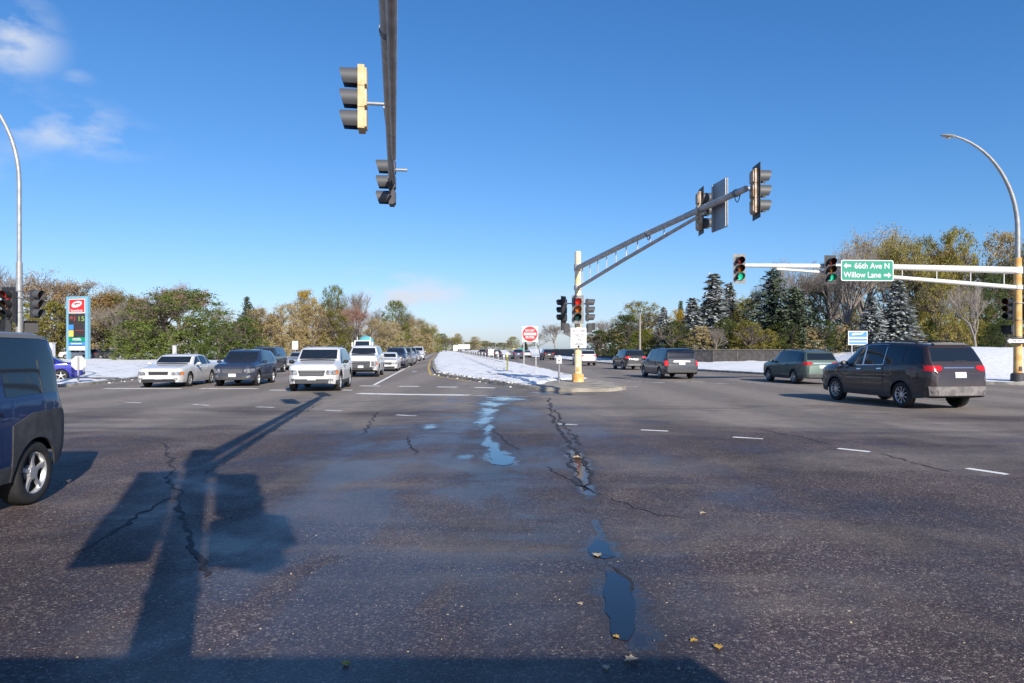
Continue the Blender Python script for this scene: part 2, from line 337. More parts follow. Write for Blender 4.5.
M = dict(
    road=road_material(), snow=snow_material('snow', .0), snowd=snow_material('snow_dirty', .06), snowl=snow_material('snow_lawn', .075),
    line=worn_paint('white_road_paint', (.78, .77, .73), .42), linew=worn_paint('worn_white_paint', (.62, .61, .58), .50), yellow=worn_paint('yellow_road_paint', (.70, .46, .06), .44),
    ground=mat('dry_grass', (.16, .14, .07), .95, noise=.5, nscale=.15, col2=(.55, .55, .54)),
    concrete=mat('concrete', (.36, .32, .26), .85, noise=.4, nscale=1.6, bump=.4), kerb=mat('kerb_concrete', (.34, .32, .29), .85, noise=.5, nscale=2.5),
    water=mat('puddle_water', (.012, .013, .016), .03, spec=.5),
    crack=mat('crack_tar', (.024, .020, .021), .7),
    galv=mat('galvanised_steel', (.38, .39, .395), .5, .4, noise=.2, nscale=4), galvd=mat('dull_galvanised_steel', (.26, .265, .28), .6, .35, noise=.3, nscale=6),
    galvm=mat('weathered_steel', (.56, .53, .50), .6, .2, noise=.25, nscale=5), white_arm=mat('pale_grey_steel', (.72, .72, .70), .5, .05, noise=.12, nscale=3),
    ypole=mat('faded_yellow_paint', (.72, .55, .29), .65, noise=.5, nscale=3.2, col2=(.80, .69, .50)), opole=mat('rusty_orange_paint', (.72, .50, .22), .65, noise=.6, nscale=2.2, col2=(.55, .28, .07)),
    black=mat('black_plastic', (.016, .016, .018), .45), dgrey=mat('dark_grey_plastic', (.045, .045, .05), .6), grey=mat('grey_plastic', (.14, .14, .145), .6),
    clad=mat('grey_cladding', (.055, .056, .062), .65, noise=.35, nscale=7),
    ysig=mat('faded_yellow_housing', (.52, .37, .17), .65, noise=.3, nscale=5, col2=(.62, .50, .32)), tansig=mat('peeled_tan_housing', (.36, .22, .11), .7, noise=.6, nscale=7, col2=(.60, .48, .36)),
    visor=mat('visor_grey', (.075, .078, .085), .55), plate_grey=mat('backplate_grey', (.23, .235, .24), .6, noise=.35, nscale=5), blackplate=mat('backplate_black', (.02, .02, .024), .55),
    lens_r=mat('red_lens', (.17, .018, .012), .15), lens_y=mat('amber_lens', (.28, .09, .012), .15), lens_g=mat('green_lens', (.01, .07, .055), .15),
    lit_r=mat('red_lens_lit', (.5, .02, .01), .3, emit=(1, .03, .02), es=.28), lit_g=mat('green_lens_lit', (.02, .4, .25), .3, emit=(.03, .95, .50), es=.5), lit_y=mat('amber_lens_sunglow', (.5, .12, .01), .3, emit=(1, .2, .04), es=.06),  # the faint amber glow imitates sunlight in an unlit lens
    sign_w=mat('white_sign_sheet', (.66, .66, .66), .4, noise=.06), sign_g=mat('green_sign_sheet', (.0, .24, .155), .4), sign_r=mat('red_sign_sheet', (.62, .025, .03), .4), sign_b=mat('blue_sign_sheet', (.05, .22, .58), .4),
    sign_k=mat('black_sign_ink', (.015, .015, .016), .5), alu=mat('bare_aluminium', (.33, .34, .36), .5, .5, noise=.12, nscale=5), palealu=mat('pale_aluminium', (.55, .55, .54), .5, .3),
    teal_frame=mat('pale_blue_frame', (.17, .36, .47), .5), led_panel=mat('dark_price_panel', (.035, .03, .035), .4), led_r=mat('red_price_digit', (.30, .05, .03), .4, emit=(1, .1, .05), es=.08), led_g=mat('green_price_digit', (.20, .28, .06), .4, emit=(.5, .9, .1), es=.08),
    sign_y=mat('yellow_sign_sheet', (.75, .50, .12), .4), lime=mat('yellow_marker_sheet', (.75, .62, .10), .5),
    glass=mat('tinted_glass', (.010, .013, .018), .04, spec=.7), glassb=mat('windshield_glass', (.012, .018, .028), .04, spec=.5),
    tyre=mat('tyre_rubber', (.022, .022, .023), .8, noise=.4, nscale=9), rim=mat('alloy_rim', (.50, .50, .51), .35, .6), rimd=mat('dull_rim', (.28, .28, .29), .5, .5),
    chrome=mat('chrome', (.72, .72, .73), .18, 1.0), lamp=mat('headlamp_lens', (.42, .43, .45), .08, .35, spec=.9, noise=.75, nscale=9), grille=mat('grille_mesh', (.13, .135, .14), .35, .7, noise=.5, nscale=40), amber=mat('amber_lamp', (.65, .20, .04), .2), tail=mat('tail_lamp', (.42, .012, .015), .15),
    taillit=mat('tail_lamp_lit', (.5, .02, .02), .2, emit=(1, .05, .04), es=.35), plate=mat('licence_plate', (.62, .64, .68), .5), under=mat('underbody', (.012, .012, .012), .9), seam=mat('door_seam', (.008, .008, .009), .8),
    teal=mat('teal_drum_paint', (.16, .52, .52), .4, noise=.2, nscale=2), wood=mat('weathered_fence_wood', (.17, .145, .125), .85, noise=.35, nscale=3), fence_g=mat('dark_guard_panel', (.06, .06, .062), .7, noise=.4, nscale=2),
    bark=mat('bark_brown', (.15, .12, .10), .9, noise=.4, nscale=12), barkg=mat('bark_grey', (.24, .205, .18), .9, noise=.4, nscale=12), barkp=mat('bark_pale', (.29, .25, .215), .9, noise=.3, nscale=12),
    l_olive=leaf_mat('leaf_olive', (.13, .125, .028), (.24, .215, .05), (.36, .29, .085)), l_tan=leaf_mat('leaf_tan', (.26, .20, .09), (.40, .31, .15), (.52, .42, .24)),
    l_gold=leaf_mat('leaf_gold', (.20, .13, .012), (.38, .25, .02), (.50, .34, .04)), l_green=leaf_mat('leaf_green', (.050, .080, .020), (.11, .15, .036), (.19, .22, .055)),
    l_dark=leaf_mat('leaf_dark_green', (.03, .05, .016), (.065, .09, .026), (.13, .145, .036)), l_rust=leaf_mat('leaf_rust', (.22, .13, .05), (.36, .22, .08), (.44, .30, .12)),
    l_red=leaf_mat('leaf_faded_red', (.24, .11, .09), (.36, .18, .13), (.40, .28, .22)), l_lime=leaf_mat('leaf_yellow_green', (.075, .10, .015), (.16, .18, .025), (.25, .24, .045)),
    n_snow=needle_mat('needle_snowy', (.085, .105, .088), (.21, .235, .195), .15), n_green=needle_mat('needle_green', (.030, .048, .030), (.080, .100, .060), -.02),
    leafy=mat('fallen_leaf_yellow', (.55, .33, .05), .7, noise=.3, nscale=30), leafp=mat('fallen_leaf_pale', (.55, .42, .27), .7, noise=.3, nscale=30),
    brick=mat('pale_wall', (.5, .48, .45), .8),
)

# ------------------------------------------------------------------ ground, roads, median, verges
def sheet(name, poly, z, m, kind='structure'):
    b = MB(); b.add([(x, y, z) for x, y in poly], [tuple(range(len(poly)))])
    return tag(b.build(name, m), kind=kind)
sheet('ground', [(-3000, -800), (3000, -800), (3000, 4000), (-3000, 4000)], -.05, M['ground'])
DX = -.1025                                                # the road runs along (DX, 1)
sheet('road', [(-400, -90), (400, -90), (400, 60), (15, 60), (15 + DX * 1400, 1460), (-24 + DX * 1400, 1460), (-24, 60), (-400, 60)], 0, M['road'])

def pl(pts, x):
    if x <= pts[0][0]: return pts[0][1]
    for (a, b), (c, d) in zip(pts, pts[1:]):
        if x <= c: return b + (d - b) * (x - a) / (c - a) if c > a else d
    return pts[-1][1]
def hash2(x, y):
    from mathutils import noise as mn
    return mn.noise(Vector((x, y, 3.7)))
def dense(pts, step):
    out = []
    for (a, b), (c, d) in zip(pts, pts[1:]):
        n = max(1, int(math.hypot(c - a, d - b) / step)); n = min(n, 60)
        for i in range(n): out.append((a + (c - a) * i / n, b + (d - b) * i / n))
    out.append(pts[-1]); return out
def verge(name, edge, dirv, hfun, m, dists):
    e = dense(edge, .8); b = MB(); n = len(dists)
    vs = []
    for i, (x, y) in enumerate(e):
        j = .22 * hash2(x * .9, y * .9) + .25 * hash2(x * .3, y * .3)
        for k, d in enumerate(dists):
            px, py = x + dirv[0] * (d + (j if k < 3 else 0)), y + dirv[1] * (d + (j if k < 3 else 0))
            h = -.01 if k == 0 else hfun(px, py, d)
            vs.append((px, py, h))
    fs = [(i * n + k, (i + 1) * n + k, (i + 1) * n + k + 1, i * n + k + 1) for i in range(len(e) - 1) for k in range(n - 1)]
    b.add(vs, fs); o = b.build(name, m, smooth=60); return tag(o, kind='structure')
DL = [.35, .5, .75, 1.2, 1.8, 2.6, 3.6, 5, 7, 9.5, 12.5, 16, 21, 28, 38, 55, 80, 120, 200, 420]
left_edge = [(-400, 34), (-110, 32), (-40, 29.8), (-22, 29.4), (-20.2, 30.0), (-19.9, 32), (-21.9, 42), (-26.5, 61), (-36, 116), (-45, 200), (-90, 600), (-175, 1400)]
def hl(x, y, d): return .06 + .10 * min(1, d / 1.0) + .08 * min(1, max(0, d - 2) / 25) + .09 * hash2(x * .5, y * .5) * min(1, d) + .04 * hash2(x * 2.1, y * 2.1)
verge('snowy_lawn', left_edge, (-.7, .714), hl, M['snowl'], DL)
right_edge = [(15 + DX * 1300, 1400), (9.5 - 10, 180), (10.9, 83), (14.7, 52.8), (16.7, 45.5), (19.2, 38.5), (22.4, 33.0), (26, 31.4), (40, 31), (400, 34)]
def hr(x, y, d):
    berm = max(0, min(1, (x - 21.5) / 3.2)); berm = berm * berm * (3 - 2 * berm) * (max(0, min(1, (55 - y) / 5)) if x < 34 else 1)
    t = max(0, min(1, (d - 1.5) / 12)); t = t * t * (3 - 2 * t)
    return .06 + .10 * min(1, d) + (.45 + 1.2 * berm) * t + .09 * hash2(x * .5, y * .5) * min(1, d) + .035 * hash2(x * 2.3, y * 2.3)
verge('snowy_verge', list(reversed(right_edge)), (.6, .8), hr, M['snow'], DL)
# narrow snowy island on the cross street at the left
def strip_sweep(name, pts, prof, m, closed=False):
    """sweep a small cross-section (lateral, height) along a ground polyline"""
    b = MB(); n = len(prof); vs = []
    for i, (x, y) in enumerate(pts):
        a = pts[max(i - 1, 0)]; c = pts[min(i + 1, len(pts) - 1)]
        t = Vector((c[0] - a[0], c[1] - a[1])).normalized(); nx, ny = -t.y, t.x
        for (l, h) in prof: vs.append((x + nx * l, y + ny * l, h))
    fs = [(i * n + k, (i + 1) * n + k, (i + 1) * n + k + 1, i * n + k + 1) for i in range(len(pts) - 1) for k in range(n - 1)]
    b.add(vs, fs); o = b.build(name, m, smooth=40); return o
def slush(name, pts, w):
    e = dense(pts, .5); b = MB(); vs = []; n = 7
    for i, (x, y) in enumerate(e):
        ww = w * (.7 + .9 * abs(hash2(x * .7, y * .7)))
        for k in range(n):
            q = k / (n - 1) - .5; yy = y + q * ww + .12 * hash2(x, q * 3)
            vs.append((x, yy, hl(x, yy, 9) + .035 - .03 * (abs(q) * 2) ** 2))
    b.add(vs, [(i * n + k, (i + 1) * n + k, (i + 1) * n + k + 1, i * n + k + 1) for i in range(len(e) - 1) for k in range(n - 1)])
    tag(b.build(name, M['slush'], smooth=60), kind='structure')
M['slush'] = mat('grey_slush', (.34, .31, .28), .6, noise=.6, nscale=1.2, bump=.5, bscale=12)
slush('side_path', [(-20.9, 36.4), (-24, 35.5), (-28, 34.0), (-36, 32.6), (-60, 32.6)], 1.1)

# kerbs
kp = [(-.09, 0.0), (-.09, .12), (-.06, .14), (.07, .14), (.07, 0)]
tag(strip_sweep('left_kerb', dense(left_edge[1:10], 1.5), kp, M['kerb']), kind='structure')
tag(strip_sweep('right_kerb', dense(right_edge[1:9], 1.5), kp, M['kerb']), kind='structure')

# median: concrete nose + snow cover
mL = [(27.0, 2.4), (27.5, 1.5), (28.5, .85), (30.8, -.1), (34.5, -1.4), (38.7, -2.9), (41, -3.8), (45, -5.0), (60, -7.0), (97, -11.3), (200, -22), (800, -83.6)]
mR = [(27.0, 3.2), (27.3, 4.0), (28.5, 4.7), (30, 4.95), (33, 4.6), (40, 3.95), (48, 3.3), (69, 1.7), (95, -1.0), (200, -12), (800, -73.6)]
Zs = [27.0, 27.2, 27.5, 28, 28.6, 29.3] + [30 + i * .5 for i in range(60)] + [60 + i * 3 for i in range(20)] + [120 + i * 15 for i in range(40)]
b = MB(); vs = []
for z in Zs:
    l, r = pl(mL, z), pl(mR, z)
    vs += [(l - .06, z, 0), (l, z, .13), (l + .12, z, .15), (r - .12, z, .15), (r, z, .13), (r + .06, z, 0)]
fs = [(i * 6 + k, (i + 1) * 6 + k, (i + 1) * 6 + k + 1, i * 6 + k + 1) for i in range(len(Zs) - 1) for k in range(5)] + [(0, 1, 2, 3, 4, 5)]
b.add(vs, fs); tag(b.build('median_kerb', M['concrete'], smooth=30), kind='structure')
b = MB(); vs = []; n = 29
zs2 = [z for z in Zs if z >= 29.3]
for z in zs2:
    l = pl(mL, z) + .25 + .25 * hash2(z * .9, 1.5) + .12 * hash2(z * 3, 8); r = pl(mR, z) - .35 + .3 * hash2(z * .7, 4.1)
    lim = pl([(29.3, .75), (30.5, 1.5), (32.5, 1.75), (34, 2.3), (36, 4.3), (40, 6)], z) + .2 * hash2(z * 2.1, 7)
    r = min(r, lim)
    sc = min(1, (z - 29.3) / 1.2)
    for k in range(n):
        t = k / (n - 1); x = l + (r - l) * t
        e = min(t, 1 - t) * (r - l) / .55
        e = min(1, e); e = e * (2 - e)
        vs.append((x, z, .146 + (.085 * e + .06 * hash2(x * 1.3, z * 1.3) * e + .035 * hash2(x * 4, z * 4) * e) * sc - (.004 if e == 0 else 0)))
b.add(vs, [(i * n + k, (i + 1) * n + k, (i + 1) * n + k + 1, i * n + k + 1) for i in range(len(zs2) - 1) for k in range(n - 1)])
tag(b.build('median_snow', M['snowl'], smooth=60), kind='structure')
M['dirt'] = mat('leaf_litter', (.13, .105, .08), .95, noise=.4, nscale=9)
# clods of dirty snow and leaf litter along the kerb of the median and the left lawn
b = MB()
rr = random.Random(3)
for i in range(150):
    z = rr.uniform(29.5, 46); x = pl(mL, z) + rr.gauss(.12, .16)
    s = rr.uniform(.02, .08); b.cur = 0 if rr.random() < .55 else 1
    hgt = .15 if x > pl(mL, z) + .02 else .0
    b.lathe([(0.01, 0), (s, s * .15), (s * .8, s * .6), (.01, s * .8)], (x, z, hgt), n=6)
for i in range(240):
    t = rr.uniform(0, 1); k = rr.choice([(left_edge[3], left_edge[2]), (left_edge[5], left_edge[6]), (left_edge[6], left_edge[7])]); x = k[0][0] + (k[1][0] - k[0][0]) * t + rr.gauss(-.1, .25); z = k[0][1] + (k[1][1] - k[0][1]) * t + rr.gauss(0, .25)
    s = rr.uniform(.02, .08); b.cur = 0 if rr.random() < .5 else 1
    b.lathe([(0.01, 0), (s, s * .15), (s * .8, s * .6), (.01, s * .8)], (x, z, .0), n=6)
tag(b.build('snow_clods', [M['snowd'], M['dirt']], fix=False), 'clods of dirty snow and leaf litter along the kerbs', 'snow clods', kind='stuff')

# road markings (sheets 4 mm above the asphalt)
def quad_line(name, pts, w, m, z=.004):
    o = strip_sweep(name, pts, [(-w / 2, z), (w / 2, z)], m); return tag(o, kind='structure')
def dash(px0, py0, px1, py1, w, m=None): return quad_line('lane_dash', [gp(px0, py0), gp(px1, py1)], w, m or M['line'])
for d in ((125, 402.5, 141, 403), (193, 404.5, 209, 405.5), (256, 407, 274, 407.6), (325, 410.3, 342, 411), (396, 415, 416, 416), (555, 424, 577, 425), (641, 430, 668, 431.3), (733, 437.2, 763, 439), (838, 448.6, 870, 452), (967, 468.5, 1008, 474.6)):
    dash(*d, .13)
for d in ((360, 386, 380, 386), (399, 386.4, 419, 386.6), (437, 387, 457, 387.2), (475, 387.6, 495, 388)): dash(*d, .45)
quad_line('stop_line', [gp(358, 393.6), gp(410, 394.6), gp(470, 395.2)], .6, M['line'])
quad_line('stop_line', [gp(470, 395.6), gp(530, 397)], .25, M['linew'], .005)
p0 = gp(374, 385); quad_line('lane_line', [p0, (p0[0] + DX * 25, p0[1] + 25), (p0[0] + DX * 90, p0[1] + 90), (p0[0] + DX * 300, p0[1] + 300)], .16, M['line'])
for t in (-11.1, -7.3):
    for k in range(14):
        z = 33 + k * 12; quad_line('lane_dash', [(t + DX * z, z), (t + DX * (z + 3.5), z + 3.5)], .12, M['linew'])
for (x0, x1) in ((-17.5, -14.2), (-13.4, -10.9), (-10, -8.3), (-7.0, -6.6)): quad_line('stop_line', [(x0, 29.3 if x0 < -11 else 28.2), (x1, 29.3 if x0 < -11 else 28.2)], .4, M['line'])
quad_line('edge_line', [(pl(mL, z) - .35, z) for z in (36, 38.7, 41, 45, 52, 60, 75, 97, 140, 200)], .13, M['yellow'])
quad_line('edge_line', [(pl(mR, z) + .4, z) for z in (34, 37, 40, 48, 58, 69, 80, 95, 130)], .13, M['yellow'])
for (a, c, y) in ((598, 618, 382), (624, 642, 381.6), (645, 665, 382.5), (674, 703, 381.8), (708, 735, 383.4), (748, 772, 383), (600, 640, 386.5)): dash(a, y, c, y + .2, .5, M['linew'])
for t in (8.2, 11.9):
    for k in range(12):
        z = 40 + k * 12; quad_line('lane_dash', [(t + DX * z, z), (t + DX * (z + 3.5), z + 3.5)], .12, M['linew'])
# turning arrow faintly painted in the left-turn pocket
quad_line('lane_arrow', [(-6.6 - .6, 50), (-6.6 - .9, 53)], .35, M['linew'])

# puddles, melt-water and cracks
def blob(name, pxs, m, z=.004, jit=.06, seed=1):
    P0 = [Vector(gp(*p)) for p in pxs]; out = []; rn = random.Random(seed)
    n = len(P0)
    for i in range(n):
        a, b2 = P0[i], P0[(i + 1) % n]; L = (b2 - a).length; k = max(2, int(L / .10)); k = min(k, 40)
        nv = Vector((-(b2 - a).y, (b2 - a).x)).normalized() if L > 0 else Vector((0, 0))
        for j in range(k):
            p = a.lerp(b2, j / k); q = hash2(p.x * 5 + seed, p.y * 5) * jit + hash2(p.x * 17, p.y * 17 + seed) * jit * .5
            out.append(p + nv * q)
    return sheet(name, [(p.x, p.y) for p in out], z, m)
blob('puddle', [(489, 449), (497, 447), (503, 455), (515, 458), (513, 463), (503, 466), (492, 464)], M['water'], seed=2)
blob('puddle', [(606, 571), (617, 573), (630, 582), (636, 606), (637, 628), (628, 641), (614, 639), (606, 612), (604, 590)], M['water'], seed=3, jit=.025)
blob('puddle', [(590, 549), (597, 539), (607, 544), (614, 556), (604, 559), (590, 556)], M['water'], seed=4, jit=.04)
def crack(pts, w, seed, m=None):
    rn = random.Random(seed); P0 = [gp(*p) for p in pts]; e = dense(P0, .07); out = []
    b = MB(); vs = []
    for i, (x, y) in enumerate(e):
        q = .07 * hash2(x * 1.7 + seed, y * 1.7) + .07 * hash2(x * 5 + seed, y * 5) + .02 * hash2(x * 19, y * 19); ww = w * (.25 + abs(hash2(x * 4, y * 4 + seed)) * 2.0 + max(0, hash2(x * 13, y * 13 + seed)) * 2.2) * (1 if 1 < i < len(e) - 2 else .1)
        a = e[max(i - 1, 0)]; c = e[min(i + 1, len(e) - 1)]; t = Vector((c[0] - a[0], c[1] - a[1])).normalized()
        for s in (-1, 1): vs.append((x - t.y * (q + s * ww / 2), y + t.x * (q + s * ww / 2), .0045))
    b.add(vs, [(2 * i, 2 * i + 1, 2 * i + 3, 2 * i + 2) for i in range(len(e) - 1)])
    tag(b.build('road_crack', m or M['crack']), kind='structure')
crack([(162, 442), (173, 464), (171, 486), (180, 500), (184, 522), (193, 544), (206, 577), (216, 578)], .035, 1)
crack([(70, 558), (100, 540), (135, 518), (158, 505), (174, 496)], .03, 2)
crack([(549, 398), (552, 415), (558, 428), (566, 440), (577, 452), (587, 464), (590, 474), (585, 488), (584, 492)], .06, 3)
crack([(545, 466), (562, 474), (580, 486), (596, 494), (601, 497)], .035, 4)
crack([(378, 412), (370, 424), (363, 434)], .035, 5)
crack([(408, 436), (412, 446), (418, 455)], .035, 6)
crack([(322, 402), (290, 420), (258, 440), (230, 460), (205, 475)], .025, 7)
crack([(585, 553), (610, 558), (620, 560)], .02, 8)
crack([(606, 563), (622, 570), (632, 582), (636, 596)], .035, 9)
crack([(566, 452), (572, 466), (580, 480), (590, 492)], .04, 22)
crack([(556, 410), (562, 424), (572, 436), (582, 446)], .05, 23)
crack([(606, 497), (640, 510), (690, 520)], .02, 25)
crack([(880, 453), (905, 460), (930, 468), (955, 473)], .03, 10)
crack([(760, 430), (800, 437), (835, 446)], .03, 11)
crack([(490, 428), (505, 440), (520, 450)], .03, 12)

# ------------------------------------------------------------------ text
def text_part(name, s, size, m, parent, loc, rot=(R(90), 0, 0), width=None, bold=.0):
    cu = bpy.data.curves.new(name, 'FONT'); cu.body = s; cu.size = size; cu.align_x = 'CENTER'; cu.align_y = 'CENTER'; cu.extrude = .002; cu.offset = bold
    t = bpy.data.objects.new(name, cu); C.objects.link(t)
    bpy.context.view_layer.update()
    me = bpy.data.meshes.new_from_object(t.evaluated_get(bpy.context.evaluated_depsgraph_get()))
    bpy.data.objects.remove(t)
    if width:
        xs = [v.co.x for v in me.vertices]; k = width / (max(xs) - min(xs))
        for v in me.vertices: v.co.x *= k
    me.materials.clear(); me.materials.append(m)
    o = bpy.data.objects.new(name, me); C.objects.link(o); o.parent = parent; o.location = loc; o.rotation_euler = rot
    return o
FR = Matrix.Rotation(R(90), 4, 'X')            # poly (x, y) -> standing in the xz plane, extrusion towards -y
def plate_part(name, w, h, t, m, parent, loc, r=.04):
    poly = []
    for cx, cy, a0 in ((w / 2 - r, h / 2 - r, 0), (-w / 2 + r, h / 2 - r, 90), (-w / 2 + r, -h / 2 + r, 180), (w / 2 - r, -h / 2 + r, 270)):
        for k in range(5): a = R(a0 + k * 22.5); poly.append((cx + r * math.cos(a), cy + r * math.sin(a)))
    b = MB(); b.prism(poly, -t / 2, t / 2, FR); o = b.build(name, m, parent); o.location = loc; return o
def poly_part(name, poly, t, m, parent, loc):
    b = MB(); b.prism(poly, -t / 2, t / 2, FR); o = b.build(name, m, parent); o.location = loc; return o
def arrow_poly(L, h, left=True):
    p = [(-L / 2, 0), (-L / 2 + h * .9, h * .75), (-L / 2 + h * .9, h * .28), (L / 2, h * .28), (L / 2, -h * .28), (-L / 2 + h * .9, -h * .28), (-L / 2 + h * .9, -h * .75)]
    return p if left else [(-x, y) for x, y in p]
def circle(r, n=28): return [(r * math.cos(2 * PI * k / n), r * math.sin(2 * PI * k / n)) for k in range(n)]

# ------------------------------------------------------------------ traffic signals
def signal(label, loc, rz, lit=None, bp=None, housing='ysig', visor='visor', bracket=None, scale=1.0):
    t = empty('traffic_light', loc, rz, label, 'traffic light', 'traffic lights at the crossing'); t.scale = (scale,) * 3
    b = MB()
    for k in (-1, 0, 1):                      # three cast sections, slightly apart, with domed backs
        b.box((0, -.03, k * .355), (.34, .11, .345))
        b.box((0, .04, k * .355), (.27, .035, .27))
    b.box((0, -.03, 0), (.30, .095, 1.06))
    b.build('housing', M[housing], t)
    if bp:
        b = MB(); w, h = .56, 1.32
        b.box((-(w + .34) / 4, -.07, 0), ((w - .34) / 2, .008, h)); b.box(((w + .34) / 4, -.07, 0), ((w - .34) / 2, .008, h))
        b.box((0, -.07, (h + 1.06) / 4), (.338, .008, (h - 1.06) / 2)); b.box((0, -.07, -(h + 1.06) / 4), (.338, .008, (h - 1.06) / 2))
        b.build('backplate', M[bp], t)
    for i, k in enumerate((1, 0, -1)):
        z = k * .355; c = 'ryg'[i]
        b = MB(); prof = [(0.001, -.135), (.07, -.128), (.12, -.11), (.15, -.088)]
        b.lathe(prof, (0, 0, z), 'y', 18); b.build('lens', M[('lit_' if lit and c in lit else 'lens_') + c], t, smooth=60)
        b = MB(); vs = []; n = 15
        for ring_r, dep in ((.165, 0), (.16, 1), (.152, 1), (.155, 0)):
            for q in range(n):
                a = R(-48) + (R(276)) * q / (n - 1)
                L = .30 * (.80 + .20 * min(1, max(0, (math.sin(a) + .75) / 1.2)))
                vs.append((ring_r * math.cos(a), -.086 - dep * L, z + ring_r * math.sin(a)))
        fs = [(r_ * n + q, r_ * n + q + 1, ((r_ + 1) % 4) * n + q + 1, ((r_ + 1) % 4) * n + q) for r_ in range(4) for q in range(n - 1)]
        b.add(vs, fs); b.build('visor', M[visor], t, smooth=50)
    if bracket:
        b = MB()
        for pts, r in bracket: b.tube(pts, r, 8)
        b.build('bracket', M['galv'], t, smooth=50)
    return t
def ped_signal(label, loc, rz):
    t = empty('pedestrian_signal', loc, rz, label, 'pedestrian signal', 'pedestrian signals at the crossing')
    b = MB(); b.box((0, 0, 0), (.44, .20, .44)); b.box((0, .12, 0), (.34, .05, .34)); b.build('housing', M['dgrey'], t)
    b = MB(); b.box((0, -.103, 0), (.36, .006, .36)); b.build('display', M['sign_k'], t)
    b = MB(); b.box((0, -.17, .225), (.45, .15, .012)); b.box((-.222, -.17, .06), (.012, .15, .32)); b.box((.222, -.17, .06), (.012, .15, .32)); b.build('visor', M['black'], t)
    b = MB(); b.tube([(0, .1, -.1), (0, .32, -.1)], .03, 8); b.build('bracket', M['galvd'], t)
    return t

